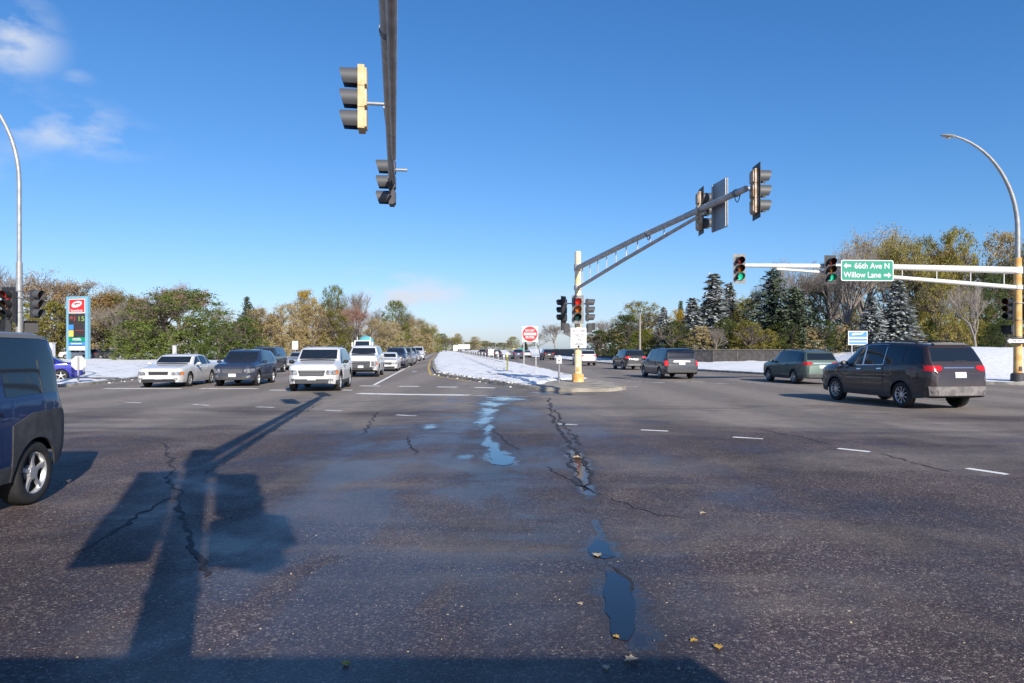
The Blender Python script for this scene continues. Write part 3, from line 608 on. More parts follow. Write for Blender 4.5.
def mast(label, base, top_z, r, arms, colour, base_m, light=None, up_m=None, split=None, group='mast arm poles'):
    """pole with a tapering double-tube mast arm; arms = list of (root z, tip world xyz, gap)"""
    bx, by = base
    t = empty('signal_pole', (bx, by, .0), 0, label, 'signal pole', group)
    sp = split or top_z
    b = MB(); b.tube([(0, 0, .12), (0, 0, .9), (0, 0, sp)], [r * 1.05, r, r * .86], 18); b.build('pole', colour, t, smooth=40)
    b = MB(); b.box((0, 0, .12), (.52, .52, .06)); 
    for sx in (-1, 1):
        for sy in (-1, 1): b.tube([(sx * .2, sy * .2, .14), (sx * .2, sy * .2, .24)], .025, 6)
    b.lathe([(r * 1.7, .15), (r * 1.6, .5), (r * 1.1, .55)], n=14); b.build('base_plate', base_m, t, smooth=40)
    if not light:
        b = MB(); b.lathe([(r * .92, sp), (r * .8, sp + .06), (.01, sp + .09)], n=16); b.build('pole_cap', colour, t, smooth=40)
    b = MB(); b.box((0, -r * 1.0, .75), (.13, .03, .22)); b.build('hand_hole_cover', base_m, t)
    for zc_ in (2.3, 3.1, 3.9):
        b = MB(); b.lathe([(r * .97, zc_ - .02), (r * 1.05, zc_ - .02), (r * 1.05, zc_ + .02), (r * .9, zc_ + .02)], n=16); b.build('band_clamp', M['galvd'], t, smooth=40)
    for (zr, tip, gap, arm_m, r0, r1, nst, lat) in arms:
        tip = Vector(tip) - Vector((bx, by, 0)); root = Vector((0, 0, zr))
        hor = Vector((tip.x, tip.y, 0)).normalized()
        b = MB(); b.tube([root + hor * r * .7, root.lerp(tip, .5) + Vector((0, 0, .06)), tip], [r0, (r0 + r1) / 2, r1], 14); arm = b.build('mast_arm', arm_m, t, smooth=40)
        b = MB(); sv = Vector((hor.y, -hor.x, 0)) * lat; lo_root = root - Vector((0, 0, gap)) + sv; e = .86
        lo_tip = root.lerp(tip, e) - Vector((0, 0, r1 + .05)) + sv
        b.tube([lo_root + hor * r * .7, lo_root.lerp(lo_tip, .5) + Vector((0, 0, .03)), lo_tip], [r0 * .62, r0 * .56, r1 * .6], 12); b.build('brace_arm', arm_m, t, smooth=40)
        for k in range(nst):
            b = MB(); f = .06 + .72 * k / max(1, nst - 1)
            pu = root.lerp(tip, f * e) + Vector((0, 0, .02)); pd = lo_root.lerp(lo_tip, f)
            b.tube([pd, pu], .022, 6); b.build('arm_strut', arm_m, t)
        for f in (.58, .97):
            p_ = root.lerp(tip, f) + Vector((0, 0, .06 * (1 - abs(2 * f - 1)))); b = MB()
            b.tube([p_ + Vector((0, 0, -r1)) + hor * (-.10 + .05 * k) + Vector((0, 0, -.16 * math.sin(PI * k / 6))) for k in range(7)], .012, 5); b.build('cable_loop', M['black'], t, smooth=50)
            b = MB(); b.tube([p_ - hor * .05, p_ + hor * .05], r0 * (1 - f) + r1 * f + .018, 12); b.build('arm_clamp', M['galvd'], t, smooth=40)
        b = MB(); b.tube([root + Vector((0, 0, .16)), root - Vector((0, 0, .16))], r * 1.12, 16); b.build('arm_collar', arm_m, t, smooth=40); b = MB(); b.tube([lo_root + Vector((0, 0, .1)), lo_root - Vector((0, 0, .1))], r * 1.12, 16); b.build('arm_collar', arm_m, t, smooth=40)
    if light:
        (lz, vec, z1) = light
        b = MB(); pts = [(0, 0, sp)]
        v = Vector(vec)
        for k in range(15):
            a = k / 14 * R(78)
            pts.append((v.x * (1 - math.cos(a)), v.y * (1 - math.cos(a)), z1 + (lz - z1) * math.sin(a) / math.sin(R(78))))
        rs = [r * .62] + [r * .60 - (r * .60 - .05) * k / 14 for k in range(15)]
        b.tube(pts, rs, 12); b.build('lamp_pole', up_m, t, smooth=40)
        b = MB(); e = Vector(pts[-1]); d = v.normalized(); side = Vector((-d.y, d.x, 0))
        vs = []; n = 10
        for (q, w, h) in ((-.05, .05, .05), (.05, .09, .07), (.3, .16, .09), (.6, .15, .07), (.72, .06, .03)):
            for k in range(n):
                a = 2 * PI * k / n; vs.append(e + d * q + side * (w * math.cos(a)) + Vector((0, 0, h * math.sin(a) + .05 * q)))
        b.add(vs, [(i * n + k, i * n + (k + 1) % n, (i + 1) * n + (k + 1) % n, (i + 1) * n + k) for i in range(4) for k in range(n)] + [tuple(range(n)), tuple(range(4 * n, 5 * n))])
        b.build('lamp_head', M['galv'], t, smooth=40)
        b = MB(); b.lathe([(.11, -.085), (.08, -.12), (.01, -.135)], tuple(e + d * .38), n=12); b.build('lamp_lens', M['sign_w'], t, smooth=40)
    return t

# near pole, just behind the viewpoint, its arm reaching out ahead overhead
NP = (0.02, -.85)
mast('galvanised signal pole whose long arm crosses the top of the view', NP, 6.75, .18, [(6.15, (-2.80, 15.9, 5.52), .55, M['galvm'], .13, .07, 7, .06)], M['galvd'], M['galvd'])
# far median pole with the arm coming towards the viewer
FPX, FPZ = 3.12, 32.3
mast('faded yellow pole on the snowy median with red signal and rising arm', (FPX, FPZ), 6.25, .17, [(5.55, (5.72, 16.7, 5.62), .95, M['galvm'], .125, .08, 9, 0)], M['ypole'], M['opole'])
# right pole with street lamp
RPX, RPZ = 24.45, 33.0
mast('orange and grey pole at right edge carrying green street name arm and lamp', (RPX, RPZ), 9, .185, [(5.5, (10.1, 31.0, 5.50), .82, M['white_arm'], .17, .085, 6, 0)], M['opole'], M['dgrey'], light=(11.9, (-4.0, -.3, 0), 7.4), up_m=M['galv'], split=6.1)
# left street lamp
LPX, LPZ = at(19, 26.0), 26.0
def lamp_left():
    t = mast('tall grey street lamp pole at the left edge, curving left', (LPX, LPZ), 9, .125, [], M['galv'], M['galvd'], light=(12.5, (-4.2, 0, 0), 8.0), up_m=M['galv'], split=5.0)
    t['category'] = 'street lamp'
lamp_left()

# --- signal heads
Rz = lambda d: R(d)
signal('yellow-backed traffic light hung left of the overhead arm at top', (at(363.5, 11.5), 11.5, hz(99.5, 11.5)), Rz(-82), None, None, 'ysig', 'visor', [([(0, .02, -.06), (.0, .47, -.06)], .03), ([(0, .47, .06), (0, .47, -.16)], .05), ([(.0, .36, -.1), (-3.66, .40, -.5)], .036)])
signal('lower dark traffic light at the tip of the overhead arm', (at(392, 15.6), 15.75, hz(181, 15.6)), Rz(-84), None, None, 'dgrey', 'visor', [([(0, .05, .3), (0, .32, .3)], .035)])
a0, a1 = Vector((FPX, FPZ, 5.55)), Vector((5.72, 16.7, 5.62))
aang = math.degrees(math.atan2(a1.x - a0.x, -(a1.y - a0.y)))
signal('tan-backed traffic light at the raised tip of the median arm', (5.84, 16.5, 5.50), Rz(89), None, 'blackplate', 'tansig', 'visor', [([(0, .02, 0), (.0, .14, .1)], .04)])
q = a0.lerp(a1, .835); signal('tan-backed traffic light beside the grey sign on the median arm', (q.x - .02, q.y, q.z - .02), Rz(89), None, 'blackplate', 'tansig', 'visor')
zc = hz(310, FPZ)
signal('red traffic light on the median pole facing the viewer', (FPX - .05, FPZ - .36, zc), 0, 'ry', 'plate_grey', 'dgrey', 'black', [([(0, .02, .3), (0, .3, .3)], .03), ([(0, .02, -.3), (0, .3, -.3)], .03)])  # amber section is off, its glow stands for sun on the lens
signal('dark traffic light on the left of the median pole seen from behind', (FPX - .62, FPZ + .02, zc), Rz(-120), None, 'blackplate', 'dgrey', 'black', [([(0, .02, .3), (.0, .45, .3)], .03)])
signal('dark traffic light on the right of the median pole facing right', (FPX + .42, FPZ + .05, zc), Rz(80), None, None, 'dgrey', 'visor', [([(0, .02, .3), (0, .35, .3)], .03)])
ped_signal('pedestrian signal left of the median pole under the lights', (FPX - .55, FPZ, hz(328, FPZ)), Rz(-90)); ped_signal('pedestrian signal right of the median pole under the lights', (FPX + .55, FPZ, hz(328, FPZ)), Rz(90))
signal('green traffic light at the left tip of the white arm', (at(738.5, 30.6), 30.55, hz(269, 30.6)), Rz(2), 'g', 'plate_grey', 'dgrey', 'black', [([(0, .02, .1), (.3, .3, .1)], .035)])
signal('green traffic light beside the street name sign', (at(829, 31.4), 31.35, hz(270, 31.4)), Rz(6), 'g', 'blackplate', 'dgrey', 'black')
signal('unlit black traffic light on the orange pole facing left', (at(1009, RPZ), RPZ - .1, hz(309, RPZ)), Rz(-70), None, None, 'black', 'black', [([(0, .02, .3), (0, .55, .3)], .03)])
signal('unlit traffic light on the far side of the orange pole', (RPX + .55, RPZ + .2, hz(309, RPZ)), Rz(120), None, None, 'black', 'black', [([(0, .02, .3), (0, .4, .3)], .03)])
ped_signal('pedestrian signal on the orange pole beside the one way sign', (at(1008, RPZ), RPZ - .05, hz(330, RPZ)), Rz(-60))
signal('red traffic light over the blue car roof at far left', (at(12, 25.8), 25.7, hz(305, 25.8)), Rz(-6), 'r', 'blackplate', 'dgrey', 'black', [([(0, .02, .3), (.25, .3, .3)], .03)])
signal('unlit traffic light right of the left lamp pole facing right', (at(34, 26), 26, hz(304, 26)), Rz(75), None, None, 'dgrey', 'visor', [([(0, .02, .3), (0, .4, .3)], .03)])
ped_signal('pedestrian signal left of the grey lamp pole', (at(7, 25.8), 25.7, hz(326, 25.8)), Rz(-30)); ped_signal('pedestrian signal right of the grey lamp pole', (at(31, 26), 26, hz(327, 26)), Rz(30))
# heads on the near pole (their shadows fall on the road ahead)
signal('traffic light on the left of the pole behind the viewpoint', (NP[0] - .58, NP[1] + .1, 4.95), Rz(185), None, 'blackplate', 'dgrey', 'black', [([(0, .02, .3), (-.5, .1, .3)], .03)])
signal('traffic light on the right of the pole behind the viewpoint', (NP[0] + .46, NP[1] + .1, 4.85), Rz(175), None, 'blackplate', 'dgrey', 'black', [([(0, .02, .3), (.5, .1, .3)], .03)])
ped_signal('pedestrian signal low on the left of the pole behind the viewpoint', (NP[0] - .56, NP[1] + .05, 3.86), Rz(200)).scale = (1.3, 1.3, 1.75); ped_signal('pedestrian signal low on the right of the pole behind the viewpoint', (NP[0] + .52, NP[1] + .05, 3.80), Rz(160)).scale = (1.3, 1.3, 1.7)

# ------------------------------------------------------------------ signs
def street_sign():
    Z = 31.45; s = empty('street_name_sign', (at(865, Z), Z - .22, hz(271, Z)), Rz(4), 'green street name sign with white lettering and two arrows', 'sign')
    plate_part('border', 2.50, .96, .012, M['sign_w'], s, (0, 0, 0), .09); plate_part('panel', 2.42, .88, .012, M['sign_g'], s, (0, -.004, 0), .07)
    text_part('lettering', '66th Ave N', .36, M['sign_w'], s, (.22, -.014, .20), width=1.66, bold=.005)
    text_part('lettering', 'Willow Lane', .36, M['sign_w'], s, (-.24, -.014, -.21), width=1.78, bold=.005)
    poly_part('arrow', arrow_poly(.36, .17), .006, M['sign_w'], s, (-.96, -.012, .21)); poly_part('arrow', arrow_poly(.36, .17, False), .006, M['sign_w'], s, (.96, -.012, -.21))
    b = MB(); b.box((-.7, .08, .05), (.05, .14, .7)); b.box((.7, .08, .05), (.05, .14, .7)); b.build('bracket', M['galvd'], s)
street_sign()
def do_not_enter():
    Z = 42.0; s = empty('do_not_enter_sign', (at(530, Z), Z, .2), Rz(2), 'red and white DO NOT ENTER sign on two posts in the snow', 'sign')
    zc = hz(334, Z) - .2
    plate_part('panel', .97, .97, .01, M['sign_w'], s, (0, 0, zc), .06)
    poly_part('disc', circle(.465, 36), .008, M['sign_r'], s, (0, -.007, zc)); plate_part('bar', .76, .15, .008, M['sign_w'], s, (0, -.013, zc), .01)
    text_part('lettering', 'DO NOT', .19, M['sign_w'], s, (0, -.013, zc + .21), width=.56, bold=.005); text_part('lettering', 'ENTER', .19, M['sign_w'], s, (0, -.013, zc - .21), width=.54, bold=.005)
    for x in (-.37, .37):
        b = MB(); b.box((x, .04, (zc + .45) / 2), (.06, .06, zc + .45)); b.build('post', M['galv'], s)
do_not_enter()
def yield_sign():
    s = empty('turn_sign', (FPX - .0, FPZ - .30, hz(338, FPZ)), 0, 'white left turn yield on green sign on the yellow pole', 'sign')
    plate_part('panel', .74, .95, .008, M['sign_w'], s, (0, 0, 0), .04)
    for i, (w, wd) in enumerate((('LEFT TURN', .62), ('YIELD', .42), ('ON', .2), ('GREEN', .44))):
        text_part('lettering', w, .17, M['sign_k'], s, (0, -.007, .32 - i * .205), width=wd)
    poly_part('dot', circle(.055), .006, M['lens_g'], s, (0, -.006, -.43 + .02))
    b = MB(); b.box((0, .06, .2), (.2, .11, .05)); b.box((0, .06, -.2), (.2, .11, .05)); b.build('bracket', M['galvd'], s)
yield_sign()
def one_way():
    s = empty('one_way_sign', (at(1016, RPZ - .36), RPZ - .36, hz(341, RPZ)), Rz(3), 'black one way sign with white arrow on the orange pole', 'sign')
    plate_part('panel', .92, .32, .008, M['sign_k'], s, (0, 0, 0), .03)
    poly_part('arrow', [(-.43, 0), (-.28, .13), (-.28, .085), (.42, .085), (.42, -.085), (-.28, -.085), (-.28, -.13)], .004, M['sign_w'], s, (0, -.005, 0))
    text_part('lettering', 'ONE WAY', .14, M['sign_k'], s, (.06, -.0095, 0), width=.58)
    b = MB(); b.box((0, .05, 0), (.2, .1, .05)); b.build('bracket', M['galvd'], s)
one_way()
def sign_back():
    q = a0.lerp(a1, .885); s = empty('arm_sign', (q.x + .07, q.y, q.z - .02), Rz(90 + aang - 2), 'grey back of a large sign on the median arm', 'sign')
    plate_part('panel', 1.0, 1.32, .012, M['alu'], s, (.0, -.14, 0), .05)
    for q_ in (-.42, .42): b = MB(); b.box((q_, -.12, 0), (.05, .03, 1.28)); b.build('stiffener', M['palealu'], s)
    b = MB(); b.box((0, -.08, .12), (.9, .06, .05)); b.build('bracket', M['galvd'], s)
sign_back()
def blue_sign():
    Z = 46.0; s = empty('roadside_sign', (at(858, Z), Z, 1.15), Rz(4), 'blue and white roadside sign standing on the snow bank', 'sign')
    zc = hz(338, Z) - 1.15
    plate_part('panel', 1.36, .95, .012, M['sign_w'], s, (0, 0, zc), .05); plate_part('band', 1.26, .34, .008, M['sign_b'], s, (0, -.008, zc + .24), .03)
    plate_part('band', 1.26, .13, .008, M['sign_b'], s, (0, -.008, zc - .12), .02); plate_part('band', 1.26, .13, .008, M['sign_b'], s, (0, -.008, zc - .34), .02)
    poly_part('emblem', [(-.45, .02), (-.2, .1), (.1, .08), (.42, .13), (.3, 0), (.05, -.02), (-.2, -.05), (-.4, -.07)], .006, M['sign_w'], s, (0, -.013, zc + .25))
    for x in (-.4, .4):
        b = MB(); b.box((x, .04, (zc + .3) / 2 - .4), (.06, .06, zc + 1.2)); b.build('post', M['galv'], s)
blue_sign()
def price_sign():
    Z = 100.0; g = .15; s = empty('price_sign', (at(78, Z), Z, g), Rz(-12), 'tall petrol station price sign with red top panel and blue frame', 'sign')
    H = hz(296.5, Z) - g; k = Z / F                      # metres per pixel
    def zz(py): return hz(py, Z) - g
    for x in (-1.62, 1.62):
        b = MB(); b.box((x * 1.02, 0, H / 2), (.34 if x < 0 else .46, .5, H)); b.build('post', M['teal_frame'], s)
    b = MB(); b.box((0, 0, H - .12), (2.9, .46, .24)); b.build('top_beam', M['teal_frame'], s)
    def panel(y0, y1, m, name='panel', x=0, w=2.84):
        h = zz(y0) - zz(y1) - .05
        b = MB(); b.box((x, -.05, (zz(y0) + zz(y1)) / 2), (w, .36, h)); return b.build(name, m, s)
    panel(298.5, 313.5, M['sign_w'], 'logo_frame'); 
    b = MB(); b.box((0, -.24, (zz(298.8) + zz(313.2)) / 2), (2.6, .04, 1.86)); b.build('logo_panel', M['sign_r'], s)
    zl = zz(304.4)
    out = []
    for q in range(40):
        a = 2 * PI * q / 40; out.append((.88 * math.cos(a) + .12 * math.sin(a), .46 * math.sin(a) + .12 * math.cos(a)))
    poly_part('logo_oval', out, .03, M['sign_w'], s, (0, -.27, zl))
    poly_part('logo_swoosh', [(-.62, .04), (-.1, .22), (.42, .16), (.75, .33), (.52, .02), (.2, -.02), (-.1, .02), (-.02, -.16), (-.3, -.05)], .03, M['sign_r'], s, (0, -.285, zl))
    text_part('lettering', 'Speedway', .52, M['sign_w'], s, (0, -.268, zz(310.6)), width=2.1, bold=.005)
    panel(313.8, 324, M['led_panel'], 'price_panel'); panel(324.2, 337, M['led_panel'], 'price_panel', .42, 2.0)
    text_part('price', '91', .95, M['led_r'], s, (-.68, -.24, zz(319)), width=.95, bold=.01); text_part('price', '15', .95, M['led_g'], s, (.7, -.24, zz(319)), width=1.0, bold=.01)
    panel(324.4, 330, M['sign_b'], 'badge', -1.02, .8); panel(330.2, 336.8, M['sign_y'], 'badge', -1.02, .8)
    b = MB(); b.box((.45, -.24, zz(330.5)), (1.5, .02, .07)); b.build('price_line', M['led_r'], s)
    panel(337.2, 341.6, M['sign_g'], 'diesel_panel'); text_part('lettering', 'DIESEL', .46, M['sign_w'], s, (0, -.24, zz(339.4)), width=1.5, bold=.01)
    panel(341.8, 345.6, M['sign_b'], 'blue_panel'); b = MB(); b.box((-.1, -.24, zz(343.7)), (1.9, .02, .12)); b.build('stripe', M['sign_w'], s)
    panel(346, 350.5, M['sign_w'], 'white_panel')
price_sign()
def stop_back():
    Z = 32.3; s = empty('stop_sign', (at(78.5, Z), Z, .1), Rz(8), 'back of a stop sign on a thin post by blue sedan', 'sign')
    oc = [(.36 * math.cos(R(22.5 + 45 * k)), .36 * math.sin(R(22.5 + 45 * k))) for k in range(8)]
    zc = hz(363, Z) - .1
    poly_part('panel', oc, .008, M['palealu'], s, (0, 0, zc)); poly_part('face', oc, .004, M['sign_r'], s, (0, .008, zc))
    b = MB(); b.box((0, -.035, (zc + .3) / 2), (.06, .05, zc + .3)); b.build('post', M['galv'], s)
stop_back()
def small_sign(name, px, py0, py1, wpx, Z, label, m='sign_w', base=.2, cat='sign', posts=1):
    s = empty(name, (at(px, Z), Z, base), 0, label, cat)
    w = wpx * Z / F; h = (py1 - py0) * Z / F; zc = hz((py0 + py1) / 2, Z) - base
    plate_part('panel', w, h, .012, M[m], s, (0, 0, zc), min(w, h) * .1)
    for q in ([0] if posts == 1 else [-w * .4, w * .4]):
        b = MB(); b.box((q, .05, zc / 2), (.08, .07, zc)); b.build('post', M['galv'], s)
    return s
small_sign('road_sign', 295, 341, 349.5, 6, 75, 'small white sign in the queue left of the white SUV', base=.0)
small_sign('road_sign', 491, 349.2, 355.2, 5.8, 120, 'small white square sign seen from afar in the median', base=.2)
small_sign('overhead_sign', 464, 344.3, 349.0, 12, 170, 'wide white sign far away beside the median fence', 'palealu', base=.2, posts=2)
small_sign('road_sign', 455.5, 345.0, 351.0, 4.4, 150, 'narrow white sign left of the wide far sign', base=.2)
small_sign('road_sign', 521.5, 348.0, 350.8, 4.5, 140, 'small green sign far beyond the DO NOT ENTER posts', 'sign_g', base=.1)
small_sign('road_sign', 514, 348.3, 351.2, 2.8, 150, 'tiny yellowish sign left of the small green sign', 'sign_y', base=.1)
small_sign('road_sign', 497, 351.5, 354.5, 3, 130, 'small pale sign beside the white square sign', 'palealu', base=.2)

# ------------------------------------------------------------------ small street furniture
def push_post():
    Z = 31.6; s = empty('push_button_post', (at(559, Z), Z, .14), 0, 'short grey push button post left of the yellow pole', 'post')
    h = hz(357.5, Z) - .14
    b = MB(); b.tube([(0, 0, 0), (0, 0, h - .2)], .05, 12); b.build('post', M['galvd'], s, smooth=40)
    b = MB(); b.box((0, -.02, h - .12), (.24, .14, .32)); b.lathe([(.13, h + .04), (.1, h + .09), (.01, h + .11)], n=12); b.build('button_box', M['palealu'], s)
    b = MB(); b.lathe([(.001, -.12), (.03, -.115), (.035, -.09)], (0, 0, h - .14), 'y', 12); b.build('button', M['sign_k'], s)
push_post()
def yellow_post():
    Z = 45.5; s = empty('marker_post', (at(507.3, Z), Z, .25), 0, 'thin yellow marker post standing in the median snow', 'post')
    b = MB(); b.box((0, 0, .6), (.10, .05, 1.2)); b.build('post', M['lime'], s); b = MB(); b.box((0, -.02, 1.13), (.22, .04, .10)); b.build('cap', M['sign_w'], s)
yellow_post()
gr_posts = []
for k in range(18):
    Z = 47 + k * 5.2 * (1 + k * .03); X = -.55 + (47 - Z) * .094
    s = empty('median_post', (X, Z, .24), 0, 'thin grey steel post of the row in the median snow', 'post', 'row of steel posts along the median')
    b = MB(); b.box((0, 0, .55), (.07, .05, 1.1)); b.build('post', M['galv'], s); b = MB(); b.box((0, -.03, .98), (.09, .01, .14)); b.build('reflector', M['sign_w'], s)
def cable():
    b = MB()
    for z in (.55, .8, 1.05): b.tube([(-.55, 47, .24 + z), (-.55 - 93 * .094 - .3, 140, .24 + z)], .018, 5)
    tag(b.build('cable_rail', M['galvd']), 'steel cables strung along the median posts', 'cable rail')
cable()
def cabinet(px, Z, wpx, y0, label, m, base=.3):
    s = empty('utility_cabinet', (at(px, Z), Z, base), 0, label, 'cabinet'); w = wpx * Z / F; h = hz(y0, Z) - base
    b = MB(); b.box((0, 0, h / 2), (w, w * .7, h)); b.box((0, 0, h + .03), (w + .08, w * .7 + .08, .06)); b.build('cabinet_body', m, s)
    b = MB(); b.box((0, -w * .36, h * .5), (w * .85, .03, h * .85)); d = b.build('door', m, s); b = MB(); b.box((w * .3, -w * .40, h * .5), (.05, .05, .2)); b.build('handle', M['dgrey'], d)
cabinet(50, 52, 7, 343.5, 'tall white cabinet in the snow behind the left traffic lights', M['sign_w'])
cabinet(174.5, 70, 3.2, 346, 'grey utility post box in front of the round green tree', M['palealu'], .5)
# dead post / utility pole among the trees behind the minivan
def util(px, Z, y0, lab):
    s = empty('utility_pole', (at(px, Z), Z, .4), 0, lab, 'pole'); h = hz(y0, Z) - .4
    b = MB(); b.tube([(0, 0, 0), (0, 0, h)], [.13, .09], 8); b.build('pole', M['barkp'], s); b = MB(); b.tube([(0, 0, h), (0, 0, h + .06)], [.11, .02], 8); b.build('pole_cap', M['galvd'], s)
util(640, 72, 313, 'thin pale pole rising in front of the olive tree'); util(495.5, 210, 343, 'thin far lamp pole above the distant cars')

# fences at the right
def fence(name, label, pts, z0f, h, m, board, cap, gap=.012, seed=1):
    rn = random.Random(seed)
    t = empty(name, (pts[0][0], pts[0][1], 0), 0, label, 'fence'); o = Vector((pts[0][0], pts[0][1], 0))
    e = dense(pts, 2.4); b = MB()
    for (a, c) in zip(e, e[1:]):
        L = math.hypot(c[0] - a[0], c[1] - a[1]); n = max(1, int(L / board)); ang = math.atan2(c[1] - a[1], c[0] - a[0]); MR = Matrix.Rotation(ang, 4, 'Z')
        for k in range(n):
            f = (k + .5) / n; x, y = a[0] + (c[0] - a[0]) * f, a[1] + (c[1] - a[1]) * f; z = z0f(x, y); hh = h + rn.uniform(-.03, .03)
            b.box(Vector((x, y, z + hh / 2)) - o, (L / n - gap, .03 + rn.uniform(0, .02), hh), MR)
    b.build('boards', m, t)
    b = MB(); p = [Vector((x, y, z0f(x, y) + h + .04)) - o for x, y in e]
    for u, v in zip(p, p[1:]):
        d = v - u; b.box((u + v) / 2, (d.length, .12, .07), Matrix.Rotation(math.atan2(d.y, d.x), 4, 'Z'))
    b.build('rail', cap, t)
    for x, y in e[::1]:
        b = MB(); b.box(Vector((x, y + .06, z0f(x, y) + h / 2)) - o, (.12, .12, h + .16)); b.build('post', m, t)
    return t
gz = lambda x, y: .42
fence('wooden_fence', 'weathered brown board fence on the snow behind the green wagon', [(26.5, 57.5), (24.5, 60), (19.5, 66), (17.8, 69)], gz, 1.18, M['wood'], .16, M['barkp'])
fence('roadside_barrier', 'long dark barrier wall along the right of the far road', [(17.6, 70), (14, 100), (10.5, 135), (7.5, 165)], lambda x, y: .3, 1.35, M['fence_g'], 1.2, M['galvd'], .03)

# ------------------------------------------------------------------ vehicles
def lerp_pts(pts, u): return pl(pts, u)
PROF = {
 'suv': dict(top=[(0, .50), (.012, .565), (.04, .605), (.14, .64), (.245, .67), (.27, .685), (.395, .955), (.45, .985), (.58, 1.0), (.84, .975), (.922, .945), (.978, .665), (.990, .61), (1, .50)],
             belt=[(0, .46), (.04, .555), (.25, .60), (.55, .622), (.95, .672), (.985, .59), (1, .46)],
             plan=[(0, .70), (.015, .80), (.045, .915), (.09, .975), (.2, 1), (.84, 1), (.92, .975), (.96, .935), (.985, .86), (1, .74)],
             roofw=[(0, .60), (.05, .74), (.25, .82), (.395, .765), (.5, .755), (.88, .70), (.922, .69), (.978, .80), (1, .74)], sill=[(0, .19), (.06, .16), (.2, .145), (.8, .145), (.93, .17), (1, .205)],
             wind=[(.285, .455), (.47, .635), (.65, .79), (.803, .958)], ws=(.275, .395), rw=(.926, .972)),
 'sedan': dict(top=[(0, .47), (.012, .54), (.03, .585), (.12, .63), (.265, .685), (.29, .70), (.40, .955), (.45, .985), (.54, 1.0), (.64, .985), (.69, .955), (.795, .745), (.82, .725), (.965, .71), (.988, .67), (1, .54)],
             belt=[(0, .44), (.04, .545), (.28, .635), (.6, .655), (.82, .67), (.965, .66), (1, .5)],
             plan=[(0, .80), (.015, .88), (.05, .96), (.10, .985), (.2, 1), (.85, 1), (.95, .97), (.985, .92), (1, .86)],
             roofw=[(0, .66), (.05, .78), (.27, .82), (.40, .73), (.5, .715), (.66, .71), (.80, .78), (.95, .8), (1, .72)], sill=[(0, .17), (.06, .155), (.2, .145), (.8, .145), (.93, .18), (1, .24)],
             wind=[(.305, .475), (.49, .645), (.66, .735)], ws=(.295, .40), rw=(.695, .79)),
 'van': dict(top=[(0, .42), (.012, .49), (.04, .54), (.12, .60), (.185, .635), (.205, .65), (.35, .945), (.41, .98), (.6, 1.0), (.88, .985), (.945, .96), (.978, .62), (.992, .55), (1, .42)],
             belt=[(0, .38), (.04, .49), (.2, .575), (.5, .595), (.95, .61), (.985, .52), (1, .36)],
             plan=[(0, .72), (.015, .83), (.05, .93), (.10, .975), (.2, 1), (.88, 1), (.95, .98), (.985, .94), (1, .86)],
             roofw=[(0, .58), (.05, .72), (.2, .80), (.35, .74), (.5, .72), (.93, .72), (.978, .80), (1, .74)], sill=[(0, .17), (.06, .145), (.2, .13), (.8, .13), (.93, .16), (1, .22)],
             wind=[(.225, .41), (.425, .64), (.655, .94)], ws=(.212, .35), rw=(.948, .976)),
 'box': dict(top=[(0, .50), (.012, .565), (.04, .61), (.14, .635), (.215, .655), (.24, .67), (.35, .945), (.41, .985), (.6, 1.0), (.90, .995), (.955, .975), (.982, .60), (.992, .56), (1, .46)],
             belt=[(0, .46), (.04, .56), (.25, .60), (.55, .61), (.95, .62), (.985, .54), (1, .42)],
             plan=[(0, .80), (.015, .88), (.05, .95), (.10, .985), (.2, 1), (.86, 1), (.94, .975), (.98, .91), (1, .84)],
             roofw=[(0, .64), (.05, .76), (.23, .82), (.35, .80), (.5, .79), (.94, .79), (.982, .84), (1, .78)], sill=[(0, .20), (.06, .175), (.2, .165), (.8, .165), (.93, .20), (1, .26)],
             wind=[(.255, .42), (.435, .665), (.705, .945)], ws=(.245, .345), rw=(.957, .978)),
 'full': dict(top=[(0, .52), (.008, .63), (.025, .665), (.14, .685), (.25, .70), (.27, .71), (.355, .95), (.41, .985), (.6, 1.0), (.90, .985), (.945, .965), (.98, .62), (.992, .58), (1, .48)],
             belt=[(0, .47), (.025, .60), (.25, .645), (.55, .65), (.95, .655), (.985, .57), (1, .44)],
             plan=[(0, .84), (.012, .90), (.04, .965), (.10, .99), (.2, 1), (.88, 1), (.95, .985), (.985, .95), (1, .88)],
             roofw=[(0, .70), (.04, .80), (.25, .82), (.355, .70), (.5, .69), (.93, .69), (.98, .80), (1, .74)], sill=[(0, .23), (.06, .20), (.2, .18), (.8, .18), (.93, .22), (1, .28)],
             wind=[(.275, .43), (.445, .60), (.615, .76), (.775, .925)], ws=(.275, .35), rw=(.948, .975)),
}
